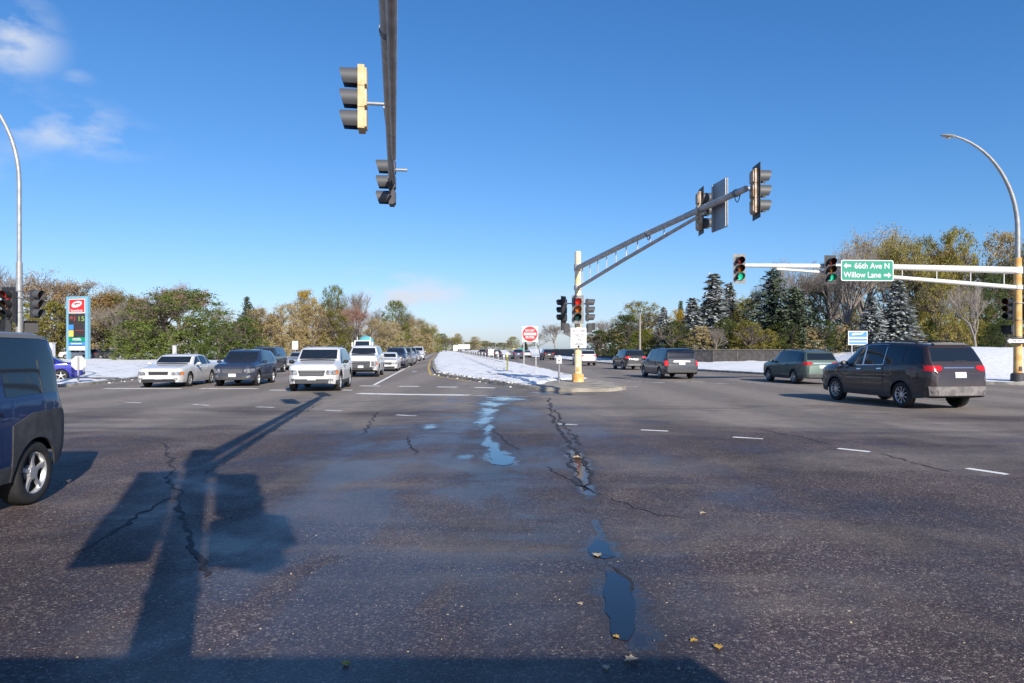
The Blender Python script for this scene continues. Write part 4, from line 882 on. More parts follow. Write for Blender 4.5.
def vehicle(name, label, prof, L, W, H, wb, fo, rw, pos, head, body, det=2, group=None, cat='car', rails=False, clad=None, rim='rim', spokes=5, lamp_style='wide', grille='bar', tail='wide', grille_m=None, brake=False, rear_dirty=False, two_tone=None, chrome_dlo=False):
    """pos: ground position of the body centre, head: heading vector"""
    p = PROF[prof]; hw = W / 2
    root = empty(name, (pos[0], pos[1], 0), math.atan2(head[1], head[0]), label, cat, group)
    avg = lambda pts, u: sum(lerp_pts(pts, min(1, max(0, u + d))) for d in (-.010, -.005, 0, .005, .010)) / 5
    top = lambda u: avg(p['top'], u) * H
    belt = lambda u: min(avg(p['belt'], u) * H, top(u) - .03)
    plan = lambda u: lerp_pts(p['plan'], u) * hw
    rfw = lambda u: min(avg(p['roofw'], u) * hw, plan(u) * .93)
    Ra = rw * 1.14; xw = (fo, fo + wb)
    def zbot(u):
        x = u * L; z = lerp_pts(p['sill'], u) * H
        for c in xw:
            d = abs(x - c)
            if d < Ra: z = max(z, rw + math.sqrt(Ra * Ra - d * d) * .98)
        return z
    us = sorted(set([round(i / 70, 5) for i in range(71)] + [.004, .008, .012, .018, .025, .033, .042, .955, .968, .975, .982, .988, .993, .997] + [round((c + d * Ra) / L, 5) for c in xw for d in (-1.002, -.999, -.98, -.94, -.85, -.7, -.5, -.25, 0, .25, .5, .7, .85, .94, .98, .999, 1.002)]))
    us = [u for u in us if 0 <= u <= 1]
    rings = []
    for u in us:
        w, zb, zl, zt, wr = plan(u), zbot(u), belt(u), top(u), rfw(u); X = L / 2 - u * L
        zb = min(zb, zl - .02)
        half = []
        z0 = lerp_pts(p['sill'], u) * H
        for t in (0, .12, .3, .5, .7, .88, 1.0):
            z = zb + (zl - zb) * t; q = (z - z0) / max(.05, zl - z0)
            half.append((w * pl([(0, .955), (.15, .985), (.4, 1.0), (.62, .992), (.72, 1.0), (.9, .985), (1, .965)], q), z))
        hh = zt - zl
        for t in (.06, .35, .65, .88):
            half.append((w * .955 + (wr - w * .955) * (t ** 1.12), zl + hh * t))
        half += [(wr * .985, zl + hh * .955), (wr * .93, zt - hh * .012 - .006), (wr * .7, zt - .002), (wr * .35, zt + .004), (0, zt + .006)]
        rings.append([(X, y, z) for y, z in half] + [(X, -y, z) for y, z in reversed(half[:-1])])
    n = len(rings[0]); b = MB()
    b.add([v for r in rings for v in r], [(i * n + k, (i + 1) * n + k, (i + 1) * n + k + 1, i * n + k + 1) for i in range(len(rings) - 1) for k in range(n - 1)] + [tuple(range(n)), tuple((len(rings) - 1) * n + k for k in reversed(range(n)))])
    bo = b.build('body', body, root, smooth=32)
    bvh = BVHTree.FromPolygons([Vector(v) for v in b.v], b.f)
    def emit(grid, name, m, off, axis, parent=None, smooth=40):
        nu, nv = len(grid), len(grid[0]); outv, inn = [], []
        for col in grid:
            for (o, d) in col:
                hit, nr, _, dist = bvh.ray_cast(o, d)
                if hit is None: hit, nr, _, dist = bvh.find_nearest(o + d * 2.0)
                if nr.dot(d) > 0: nr = -nr
                nn = (nr - d * .5).normalized()
                outv.append(hit + nn * off); inn.append(hit - nn * .01)
        b = MB(); N_ = nu * nv
        fs = [(i * nv + k, (i + 1) * nv + k, (i + 1) * nv + k + 1, i * nv + k + 1) for i in range(nu - 1) for k in range(nv - 1)]
        loop = [i * nv for i in range(nu)] + [(nu - 1) * nv + k for k in range(1, nv)] + [i * nv + nv - 1 for i in range(nu - 2, -1, -1)] + [k for k in range(nv - 2, 0, -1)]
        fs += [(loop[i], loop[(i + 1) % len(loop)], N_ + loop[(i + 1) % len(loop)], N_ + loop[i]) for i in range(len(loop))]
        b.add(outv + inn, fs)
        # drop the unused inner vertices
        bm = bmesh.new(); vv = [bm.verts.new(v) for v in b.v]
        for f in fs:
            try: bm.faces.new([vv[i] for i in f])
            except ValueError: pass
        bmesh.ops.delete(bm, geom=[v for v in bm.verts if not v.link_faces], context='VERTS')
        bmesh.ops.remove_doubles(bm, verts=bm.verts, dist=1e-5); bmesh.ops.recalc_face_normals(bm, faces=bm.faces)
        me = bpy.data.meshes.new(name); bm.to_mesh(me); bm.free(); me.materials.append(m)
        me.polygons.foreach_set('use_smooth', [True] * len(me.polygons)); me.set_sharp_from_angle(angle=R(smooth))
        o = bpy.data.objects.new(name, me); C.objects.link(o); o.parent = parent or root; return o
    def side(s, ulo, uhi, lo, hi, name, m, off=.005, nu=8, nv=4, parent=None):
        g = []
        for i in range(nu + 1):
            u = ulo + (uhi - ulo) * i / nu; a, c = lo(u), hi(u); c = max(c, a + .004)
            g.append([(Vector((L / 2 - u * L, s * 3, a + (c - a) * k / nv)), Vector((0, -s, 0))) for k in range(nv + 1)])
        return emit(g, name, m, off, 'y', parent)
    def end(f, rows, name, m, off=.006, nu=10, nv=4, parent=None):
        """rows: (z, y0, y1) from bottom to top; f=1 front, -1 rear"""
        g = []
        zs = [r[0] for r in rows]
        for i in range(nu + 1):
            col = []
            for k in range(nv + 1):
                z = zs[0] + (zs[-1] - zs[0]) * k / nv
                y0 = pl([(r[0], r[1]) for r in rows], z); y1 = pl([(r[0], r[2]) for r in rows], z)
                col.append((Vector((f * (L / 2 + 3), y0 + (y1 - y0) * i / nu, z)), Vector((-f, 0, 0))))
            g.append(col)
        return emit(g, name, m, off, 'x', parent)
    # glass
    u0, u1 = p['ws']; zt0, zt1 = top(u0) + .03, top(u1) - .035
    wm = lambda u: rfw(u) * .93
    end(1, [(zt0, -wm(u0), wm(u0)), (zt1, -wm(u1), wm(u1))], 'windshield', M['glassb'], .004, 12, 6)
    u0, u1 = p['rw']; zr0, zr1 = top(u1) + .02, top(u0) - .03
    end(-1, [(zr0, -rfw(u1) * .97, rfw(u1) * .97), (zr1, -rfw(u0) * .95, rfw(u0) * .95)], 'rear_window', M['glass'], .004, 12, 6)
    lo = lambda u: belt(u) + .03
    def hi(u): return min(top(max(0, u - .022)), top(u), top(min(1, u + .018))) - .075 * H / 1.7
    for (a, c) in p['wind']:
        for s in (1, -1):
            if chrome_dlo and a < .64: side(s, a - .008, c + .006, lambda u: lo(u) - .022, lambda u: hi(u) + .022, 'window_trim', M['chrome'], .003, 14, 5)
            side(s, a, c, lo, hi, 'window', M['glass'], .007 if chrome_dlo else .005, 14, 5)
    # wheels
    yw = hw * .985
    for c in xw:
        for s in (1, -1):
            tw = .235 if rw > .33 else .21
            b = MB(); X = L / 2 - c
            prof_t = [(rw * .64, -tw / 2 + .02), (rw * .70, -tw / 2 + .002), (rw * .90, -tw / 2), (rw * .975, -tw / 2 + .02), (rw, -tw / 2 + .05), (rw, tw / 2 - .05), (rw * .975, tw / 2 - .02), (rw * .90, tw / 2), (rw * .70, tw / 2 - .002), (rw * .64, tw / 2 - .02), (rw * .62, tw / 2 - .05), (rw * .62, -tw / 2 + .05), (rw * .64, -tw / 2 + .02)]
            b.lathe(prof_t, (0, 0, 0), 'y', 36); wl = b.build('wheel', M['tyre'], root, smooth=40); wl.location = (X, s * (yw - tw / 2), rw)
            b = MB(); o = s * (tw / 2)
            b.lathe([(rw * .655, o - s * .012), (rw * .63, o - s * .02), (rw * .60, o - s * .06)], (0, 0, 0), 'y', 32)
            b.lathe([(.001, o - s * .02), (.07, o - s * .022), (.085, o - s * .05), (.09, o - s * .08)], (0, 0, 0), 'y', 16)
            for k in range(spokes):
                a = 2 * PI * k / spokes + .3; wd = rw * (1.5 / spokes) * .62
                ca, sa = math.cos(a), math.sin(a)
                vs = []
                for (r_, w_, dy) in ((.05, wd * .75, .022), (rw * .35, wd * .55, .030), (rw * .62, wd * .85, .022)):
                    for (q, dd) in ((-1, .0), (1, .0), (1, .03), (-1, .03)):
                        vs.append((ca * r_ - sa * q * w_ / 2, o - s * (dy + dd), sa * r_ + ca * q * w_ / 2))
                b.add(vs, [(i * 4 + k2, i * 4 + (k2 + 1) % 4, (i + 1) * 4 + (k2 + 1) % 4, (i + 1) * 4 + k2) for i in range(2) for k2 in range(4)])
            b.build('rim', M[rim], wl, smooth=35)
            if det > 1:
                b = MB(); b.lathe([(.001, o - s * .085), (rw * .61, o - s * .085)], (0, 0, 0), 'y', 24); b.build('brake_disc', M['under'], wl)
    # underbody and inner wheel wells
    b = MB(); b.box((0, 0, (.17 * H + .5 * H) / 2), (L * .90, 2 * (hw - .33), .33 * H)); b.build('underbody', M['under'], root)
    # lower plastic and cladding
    if clad:
        for s in (1, -1):
            side(s, .045, .955, lambda u: zbot(u) + .002, lambda u: max(zbot(u) + .075, lerp_pts(p['sill'], u) * H + .17), 'cladding', M[clad], .007, 90, 3)
    # front
    zf = H * lerp_pts(p['sill'], 0)
    zh = top(.01); wf = plan(.0)
    end(1, [(zf + .005, -hw * .72, hw * .72), (zf + .16 * (H / 1.7), -hw * .74, hw * .74)], 'lower_grille', M[clad or 'black'], .008, 14, 3)
    if det > 0:
        zg0, zg1 = H * .325, H * .475
        if grille == 'big': end(1, [(H * .29, -hw * .52, hw * .52), (H * .505, -hw * .56, hw * .56)], 'grille', M[grille_m or 'grille'], .010, 12, 6)
        elif grille == 'slim': end(1, [(H * .385, -hw * .40, hw * .40), (H * .485, -hw * .42, hw * .42)], 'grille', M[grille_m or 'black'], .010, 12, 4)
        else: end(1, [(H * .35, -hw * .46, hw * .46), (H * .475, -hw * .52, hw * .52)], 'grille', M[grille_m or 'grille'], .010, 12, 5)
        if det > 1:
            gz0, gz1, ghw = (H * .29, H * .505, hw * .53) if grille == 'big' else ((H * .385, H * .485, hw * .40) if grille == 'slim' else (H * .35, H * .475, hw * .48))
            for k in range(3):
                z = gz0 + (gz1 - gz0) * (k + .6) / 3.4; end(1, [(z, -ghw * .94, ghw * .94), (z + .018, -ghw * .94, ghw * .94)], 'grille_bar', M['chrome'] if grille != 'slim' else M['dgrey'], .016, 10, 1)
        for s in (1, -1):
            if lamp_style == 'tall': end(1, [(H * .34, s * hw * .60, s * hw * .88), (H * .50, s * hw * .60, s * hw * .92)], 'headlight', M['lamp'], .010, 8, 4)
            else: end(1, [(H * .375, s * hw * .56, s * hw * .90), (H * .43, s * hw * .53, s * hw * .955), (H * .48, s * hw * .60, s * hw * .955)], 'headlight', M['lamp'], .010, 8, 4)
            if lamp_style == 'amber' or lamp_style == 'tall': end(1, [(H * .385, s * hw * .88, s * hw * .965), (H * .465, s * hw * .90, s * hw * .965)], 'turn_signal', M['amber'], .013, 3, 3)
            if det > 1: end(1, [(zf + .09, s * hw * .66, s * hw * .80), (zf + .19, s * hw * .66, s * hw * .80)], 'fog_light', M['lamp'], .014, 4, 3)
        end(1, [(zf + .13, -.16, .16), (zf + .27, -.16, .16)], 'licence_plate', M['plate'], .022, 3, 2)
        # rear
        zr = H * lerp_pts(p['sill'], 1)
        for s in (1, -1):
            if tail == 'tall': end(-1, [(H * .44, s * hw * .80, s * hw * .965), (H * .60, s * hw * .82, s * hw * .955)], 'taillight', M['taillit' if brake else 'tail'], .010, 5, 5)
            elif tail == 'column': end(-1, [(H * .40, s * hw * .86, s * hw * .985), (H * .52, s * hw * .86, s * hw * .975)], 'taillight', M['tail'], .010, 5, 5)
            elif prof == 'suv': end(-1, [(H * .565, s * hw * .62, s * hw * .985), (H * .61, s * hw * .50, s * hw * .985), (H * .645, s * hw * .58, s * hw * .975)], 'taillight', M['taillit' if brake else 'tail'], .012, 8, 4)
            else: end(-1, [(H * .50, s * hw * .60, s * hw * .975), (H * .555, s * hw * .50, s * hw * .975), (H * .59, s * hw * .60, s * hw * .965)], 'taillight', M['taillit' if brake else 'tail'], .012, 8, 4)
        end(-1, [(H * .47, -.17, .17), (H * .55, -.17, .17)], 'licence_plate', M['plate'], .012, 3, 2)
        end(-1, [(zr + .01, -hw * .80, hw * .80), (zr + .16, -hw * .86, hw * .86)], 'rear_bumper', M[clad or 'dgrey'], .012, 14, 3)
        # mirrors
        for s in (1, -1):
            u = p['ws'][0] + .045; zmr = belt(u) + .09; y = s * (plan(u) + .10)
            b = MB(); vs = []; nn = 10
            for (dx, sc) in ((.10, .35), (.07, .8), (0, 1.0), (-.06, .95), (-.065, .9)):
                for k in range(nn):
                    a = 2 * PI * k / nn; vs.append((L / 2 - u * L + dx, y + math.cos(a) * .115 * sc, zmr + math.sin(a) * .075 * sc))
            b.add(vs, [(i * nn + k, i * nn + (k + 1) % nn, (i + 1) * nn + (k + 1) % nn, (i + 1) * nn + k) for i in range(4) for k in range(nn)] + [tuple(range(nn)), tuple(4 * nn + k for k in range(nn))])
            b.tube([(L / 2 - u * L, s * (plan(u) * .95), zmr - .05), (L / 2 - u * L, y, zmr - .03)], .025, 6)
            b.build('mirror', body if not clad or clad == 'clad' else M['black'], root, smooth=50)
    def topp(ulo, uhi, hwf, name, m, off, nu=8, nv=8):
        g = []
        for i in range(nu + 1):
            u = ulo + (uhi - ulo) * i / nu; w = hwf(u)
            g.append([(Vector((L / 2 - u * L, -w + 2 * w * k / nv, 4)), Vector((0, 0, -1))) for k in range(nv + 1)])
        return emit(g, name, m, off, 'z')
    if det > 1:
        topp(.022, p['ws'][0] - .022, lambda u: min(rfw(u) * 1.0, plan(u) * .9), 'hood', body, .006, 12, 10)
        topp(p['ws'][0] - .016, p['ws'][0] + .004, lambda u: rfw(u) * .86, 'cowl', M['black'], .004, 2, 8)
        for s in (1, -1):
            b_ = MB(); u_ = p['ws'][0] + .008
            q0 = Vector((L / 2 - u_ * L, s * rfw(u_) * .12, top(u_) + .012)); q1 = Vector((L / 2 - (u_ + .05) * L, s * rfw(u_) * .78, top(u_ + .05) + .018)); b_.tube([q0, q1], .011, 5); b_.build('wiper', M['black'], root)
        ds = [w_ for w_ in p['wind'][:2]]
        for i, (a, c) in enumerate(ds):
            for s in (1, -1):
                ua, uc = a - .012 if i else p['ws'][0] + .03, c + .008
                if i == 1: uc = min(uc, (fo + wb - Ra * .55) / L)
                lo_d = lambda u: max(zbot(u) + .03, lerp_pts(p['sill'], u) * H + (.19 if clad else .08))
                d = side(s, ua, uc, lo_d, lambda u: belt(u) + .012, 'door', body, .005, 12, 8)
                side(s, uc - .045, uc - .008, lambda u: belt(u) - .115, lambda u: belt(u) - .085, 'handle', M['chrome'] if chrome_dlo else body, .03, 4, 2, parent=d)
                side(s, uc + .0005, uc + .0022, lo_d, lambda u: belt(u) + .012, 'door_gap', M['seam'], .002, 1, 6)
        # tailgate seam and emblem bar
        zt_ = H * (.605 if prof == 'suv' else .565); end(-1, [(zt_, -hw * .47, hw * .47), (zt_ + .03, -hw * .47, hw * .47)], 'tailgate_trim', M['chrome'], .012, 8, 1)
        end(-1, [(H * .33, -hw * .82, hw * .82), (H * .334, -hw * .82, hw * .82)], 'tailgate_gap', M['seam'], .003, 8, 1)
    if rails:
        for s in (1, -1):
            ur = [.44 + .045 * k for k in range(10)]
            b = MB(); b.tube([(L / 2 - u * L, s * rfw(u) * .92, top(u) + (.045 if 0 < i < 9 else -.01)) for i, u in enumerate(ur)], .02, 8); b.build('roof_rail', M['dgrey'], root, smooth=50)
    if two_tone: two_tone(side, end, top, belt, zbot, plan, rfw, hw, H, L, p)
    root['dims'] = (L, W, H)
    return root
PW = paint('paint_white', (.60, .60, .595), 0, .28); PNAVY = paint('paint_dark_blue_grey', (.020, .032, .070), .2, .26); PBLUE = paint('paint_blue', (.004, .021, .085), .1, .03); PSLATE = paint('paint_slate', (.026, .032, .042), .05, .08)
PGREEN = paint('paint_grey_green', (.075, .115, .095), .5, .25); PMAR = paint('paint_dark_plum', (.024, .015, .018), .1, .26); PSIL = paint('paint_silver', (.42, .43, .45), .6, .25); PBLK = paint('paint_black', (.014, .015, .018), .3, .25); PGREY = paint('paint_grey', (.16, .17, .18), .5, .3)
PINDIGO = paint('paint_indigo', (.015, .022, .26), .3, .1); PROOF = M['clad']

ON = Vector((.1025, -1)).normalized(); AW = -ON
def on_pos(px, y, L):            # centre of an oncoming car whose front axle shadow line is at pixel (px, y)
    x, z = gp(px, y); return (x - ON.x * (L / 2 - .75), z - ON.y * (L / 2 - .75))
def lane(t, z): return (t + DX * z, z)
QUEUE = 'cars queueing in the oncoming lanes'; AWAY = 'cars driving away on the right carriageway'
# near blue boxy SUV at the left edge
def element_tt(side, end, top, belt, zbot, plan, rfw, hw, H, L, p):
    for s in (1, -1):
        side(s, .715, .972, lambda u: max(zbot(u) + .002, .30), lambda u: belt(u) - .16 - .10 * max(0, (.80 - u) / .08), 'rear_cladding', M['clad'], .012, 40, 6)
        side(s, .665, .95, lambda u: top(u) - .075, lambda u: top(u) - .012, 'roof_edge', M['grey'], .006, 16, 3)
    b_ = None
rx, rz_ = at(38, 7.5) , 7.5
EL_L = 4.2; EL_wb, EL_fo = 2.575, .86
ec = Vector((rx - .02, rz_)) + ON * (EL_fo + EL_wb - EL_L / 2) + Vector((-1, -.1025)) .normalized() * .90
vehicle('boxy_suv', 'blue boxy SUV with grey wheel arch cladding cut off at left edge', 'box', EL_L, 1.82, 1.90, EL_wb, EL_fo, .345, ec, ON, PBLUE, 2, clad='clad', tail='column', two_tone=element_tt, cat='car', rim='rim')
vehicle('white_sedan', 'white full-size sedan with black grille waiting at left', 'sedan', 5.3, 1.98, 1.46, 2.91, 1.05, .335, on_pos(165, 387, 5.3), ON, PW, 2, QUEUE, grille='slim', lamp_style='amber', rim='rimd', spokes=8)
vehicle('dark_blue_wagon', 'dark blue crossover wagon with chrome grille between white cars', 'suv', 4.8, 1.88, 1.68, 2.745, .95, .345, on_pos(237, 386, 4.8), ON, PNAVY, 2, QUEUE, clad='clad', rails=True, grille='bar')
vehicle('white_suv', 'white SUV with chrome grille at the front of the queue', 'suv', 5.0, 2.02, 1.80, 2.86, .95, .38, on_pos(315, 391, 5.0), ON, PW, 2, QUEUE, clad='dgrey', rails=True, grille='bar', lamp_style='amber')
vehicle('white_large_suv', 'large white SUV with tall grille behind the front white SUV', 'full', 5.3, 2.04, 1.93, 2.95, .98, .40, on_pos(362, 377, 5.3), ON, PW, 2, QUEUE, grille='big', lamp_style='tall')
vehicle('white_small_car', 'small white car peeking out behind the large white SUV', 'sedan', 4.5, 1.78, 1.45, 2.65, .9, .31, lane(-4.25, 54), ON, PW, 1, QUEUE)
vehicle('black_suv', 'dark blue SUV behind the small white car', 'full', 5.0, 1.95, 1.85, 2.9, .95, .39, lane(-4.1, 61.5), ON, PNAVY, 1, QUEUE, grille_m='black')
vehicle('grey_suv', 'grey SUV further back in the queue', 'suv', 4.8, 1.9, 1.9, 2.75, .95, .37, lane(-3.9, 69.5), ON, PGREY, 1, QUEUE)
vehicle('silver_sedan', 'silver sedan far back in the queue', 'sedan', 4.7, 1.8, 1.48, 2.75, .95, .33, lane(-3.9, 78), ON, PSIL, 1, QUEUE)
vehicle('blue_suv', 'dark blue SUV far back in the queue', 'suv', 4.8, 1.9, 1.9, 2.75, .95, .37, lane(-4.1, 86), ON, PNAVY, 1, QUEUE)
vehicle('silver_car', 'silver car ahead of the white van far back', 'sedan', 4.7, 1.8, 1.5, 2.75, .95, .33, lane(-3.9, 95), ON, PSIL, 1, QUEUE)
vehicle('white_van', 'white van at the tail of the far queue', 'van', 5.6, 2.0, 2.1, 3.3, .95, .36, lane(-3.7, 106), ON, PW, 1, QUEUE)
vehicle('dark_suv', 'dark SUV behind the dark blue wagon', 'full', 5.0, 1.95, 1.85, 2.9, .95, .38, lane(-12.6, 49), ON, PSLATE, 1, QUEUE, rails=True)
vehicle('silver_hatchback', 'silver car with dark windshield in the left queue', 'sedan', 4.6, 1.8, 1.48, 2.7, .92, .33, lane(-11.8, 57), ON, PSIL, 1, QUEUE)
vehicle('grey_sedan', 'grey car half hidden left of the white SUV', 'sedan', 4.6, 1.8, 1.48, 2.7, .92, .33, lane(-8.5, 52), ON, PGREY, 1, QUEUE)
# away
def by_rear_left(px, Z, head, L, W, fo, wb, rwheel=True):
    h = Vector(head).normalized(); rt = Vector((h.y, -h.x)); x = at(px, Z)
    return Vector((x, Z)) + rt * (W / 2) + h * (fo + wb - L / 2)
def dirty_tt(side, end, top, belt, zbot, plan, rfw, hw, H, L, p):
    end(-1, [(H * .215, -hw * .86, hw * .86), (H * .345, -hw * .89, hw * .89)], 'bumper_band', M['salt'], .020, 16, 4)
    end(-1, [(H * .93, -hw * .5, hw * .5), (H * .95, -hw * .5, hw * .5)], 'spoiler', M['grey'], .07, 10, 2)
    end(-1, [(H * .70, -.30, .08), (H * .712, -.30, .08)], 'rear_wiper', M['black'], .02, 4, 1)
M['salt'] = mat('salt_covered_bumper', (.20, .185, .18), .8, noise=.45, nscale=6)
hd = Vector((-.15, .99)); vehicle('plum_suv', 'dark plum SUV with chrome window trim at right', 'suv', 5.19, 2.0, 1.92, 3.07, 1.02, .375, by_rear_left(900, 19.8, hd, 5.19, 2.0, 1.02, 3.07), hd, PMAR, 2, AWAY, clad='dgrey', rails=True, spokes=10, two_tone=dirty_tt, chrome_dlo=True)
hd = Vector((-.07, 1)); vehicle('green_wagon', 'grey-green wagon with roof rails behind the plum SUV', 'suv', 4.8, 1.86, 1.66, 2.74, .95, .34, by_rear_left(793, 33.4, hd, 4.8, 1.86, .95, 2.74), hd, PGREEN, 2, AWAY, clad='clad', rails=True, brake=False)
vehicle('slate_minivan', 'slate minivan with red tail lamp leaving past the median', 'van', 5.14, 1.98, 1.75, 3.08, .98, .345, by_rear_left(659, 39.0, AW, 5.14, 1.98, .98, 3.08), AW, PSLATE, 2, AWAY, tail='tall', brake=True, rails=True)
vehicle('dark_crossover', 'dark crossover with silver tailgate ahead of the minivan', 'suv', 4.6, 1.84, 1.68, 2.66, .92, .345, by_rear_left(622, 56, AW, 4.6, 1.84, .92, 2.66), AW, PBLK, 1, AWAY, brake=True, clad='grey')
vehicle('silver_crossover', 'silver crossover half hidden behind the yellow pole', 'suv', 4.5, 1.82, 1.68, 2.6, .92, .34, by_rear_left(578, 70, AW, 4.5, 1.82, .92, 2.6), AW, PSIL, 1, AWAY)
for (px, Z, pp, pf, lab) in ((547, 105, PBLK, 'suv', 'black SUV far away behind the DO NOT ENTER posts'), (517, 118, PNAVY, 'suv', 'dark blue SUV far away left of the DO NOT ENTER sign'), (497, 150, PBLK, 'sedan', 'rightmost of the far dark cars above the median posts'), (489, 158, PSLATE, 'suv', 'middle one of the far dark cars above the median posts'), (482, 168, PBLK, 'suv', 'leftmost of the far dark cars above the median posts'), (526, 135, PSIL, 'sedan', 'far silver car just left of the sign posts')):
    vehicle('distant_car', lab, pf, 4.6, 1.82, 1.68 if pf == 'suv' else 1.46, 2.66, .92, .34, (at(px, Z), Z), AW, pp, 1, AWAY)
# left side road and petrol station
vehicle('blue_sedan', 'bright blue sedan on the side road behind the boxy SUV', 'sedan', 4.5, 1.78, 1.38, 2.65, .9, .32, (at(84, 36.5) - 1.98, 35.4), Vector((-.88, -.47)), PINDIGO, 2, None, rim='rim')
for (px, Z, pp, pf, lab) in ((77, 104, PW, 'sedan', 'white car parked behind the petrol station sign'), (96, 105, PNAVY, 'sedan', 'blue car parked right of the petrol station sign'), (112, 104, PBLK, 'sedan', 'black car parked at right in the petrol station row')):
    v = vehicle('parked_car', lab, pf, 4.5, 1.8, 1.45, 2.65, .9, .32, (at(px, Z), Z), Vector((1, .25)), pp, 1, 'cars parked at the petrol station'); v.location.z = .22
# concrete mixer behind the large white SUV
def mixer():
    x, z = at(365, 104.0), 104.0; t = empty('mixer_truck', (x, z, 0), math.atan2(ON.y, ON.x), 'white concrete mixer truck with teal drum in the queue', 'truck', QUEUE)
    b = MB(); vs = []
    prof = [(3.6, .9), (3.75, 1.3), (3.7, 2.0), (3.35, 2.95), (2.0, 3.0), (2.0, .9)]
    b.prism([(p_[0], p_[1]) for p_ in prof], -1.2, 1.2, Matrix.Rotation(R(90), 4, 'X')); cab = b.build('cab', M['sign_w'], t)
    b = MB(); b.add([(3.73, -1.05, 2.05), (3.73, 1.05, 2.05), (3.42, .98, 2.85), (3.42, -.98, 2.85)], [(0, 1, 2, 3)]); b.build('windshield', M['glassb'], t)
    b = MB(); b.box((0, 0, .85), (8.2, .9, .25)); b.build('chassis', M['under'], t)
    b = MB(); ax = [(.5, -2.1), (.95, -1.6), (1.22, -.6), (1.22, .6), (.85, 2.2), (.45, 3.0)]
    b.lathe(ax, n=24); d = b.build('drum', M['teal'], t, smooth=50); d.rotation_euler = (0, R(-78), 0); d.location = (-.9, 0, 2.45)
    b = MB(); b.box((-3.6, 0, 2.9), (.9, 1.2, .9)); b.box((1.75, .95, 2.3), (.1, .1, 2.4)); b.box((1.75, -.95, 2.3), (.1, .1, 2.4)); b.build('hopper', M['sign_w'], t)
    for s in (1, -1):
        b = MB(); b.box((3.5, s * 1.45, 2.35), (.12, .22, .65)); b.build('mirror', M['sign_w'], t)
        for xx in (2.9, -1.4, -2.7):
            b = MB(); b.lathe([(.25, -.15), (.5, -.15), (.52, 0), (.5, .15), (.25, .15)], (0, 0, 0), 'y', 20); w_ = b.build('wheel', M['tyre'], t, smooth=40); w_.location = (xx, s * 1.05, .52)
            b = MB(); b.lathe([(.01, s * .12), (.26, s * .14)], (0, 0, 0), 'y', 16); b.build('rim', M['rimd'], w_)
mixer()
# unseen box trailer, added behind the viewpoint to shade the bottom edge
def trailer():
    t = empty('shade_trailer', (-.7, -2.6, 0), 0, 'unseen white box trailer added behind the viewpoint to shade the bottom edge', 'trailer')
    b = MB(); b.box((0, 0, 1.8), (7.9, 2.1, 2.3)); b.build('box_body', M['sign_w'], t)
    b = MB(); b.box((0, 0, .56), (7.7, 1.0, .16)); b.build('frame', M['under'], t)
    b = MB(); b.box((-3.96, .5, 1.8), (.03, .95, 2.1)); d = b.build('door', M['sign_w'], t); b = MB(); b.box((-3.99, .1, 1.5), (.03, .05, .5)); b.build('handle', M['dgrey'], d)
    for x in (-.6, .5):
        for y in (-.9, .9):
            b = MB(); b.lathe([(.2, -.11), (.38, -.11), (.4, 0), (.38, .11), (.2, .11)], (0, 0, 0), 'y', 20); w_ = b.build('wheel', M['tyre'], t, smooth=40); w_.location = (x, y, .4)
            b = MB(); b.lathe([(.01, .1 if y > 0 else -.1), (.2, .11 if y > 0 else -.11)], (0, 0, 0), 'y', 16); b.build('rim', M['rimd'], w_)
    b = MB(); b.tube([(3.8, 0, .56), (4.9, 0, .5)], .06, 8); b.build('drawbar', M['under'], t)
trailer()

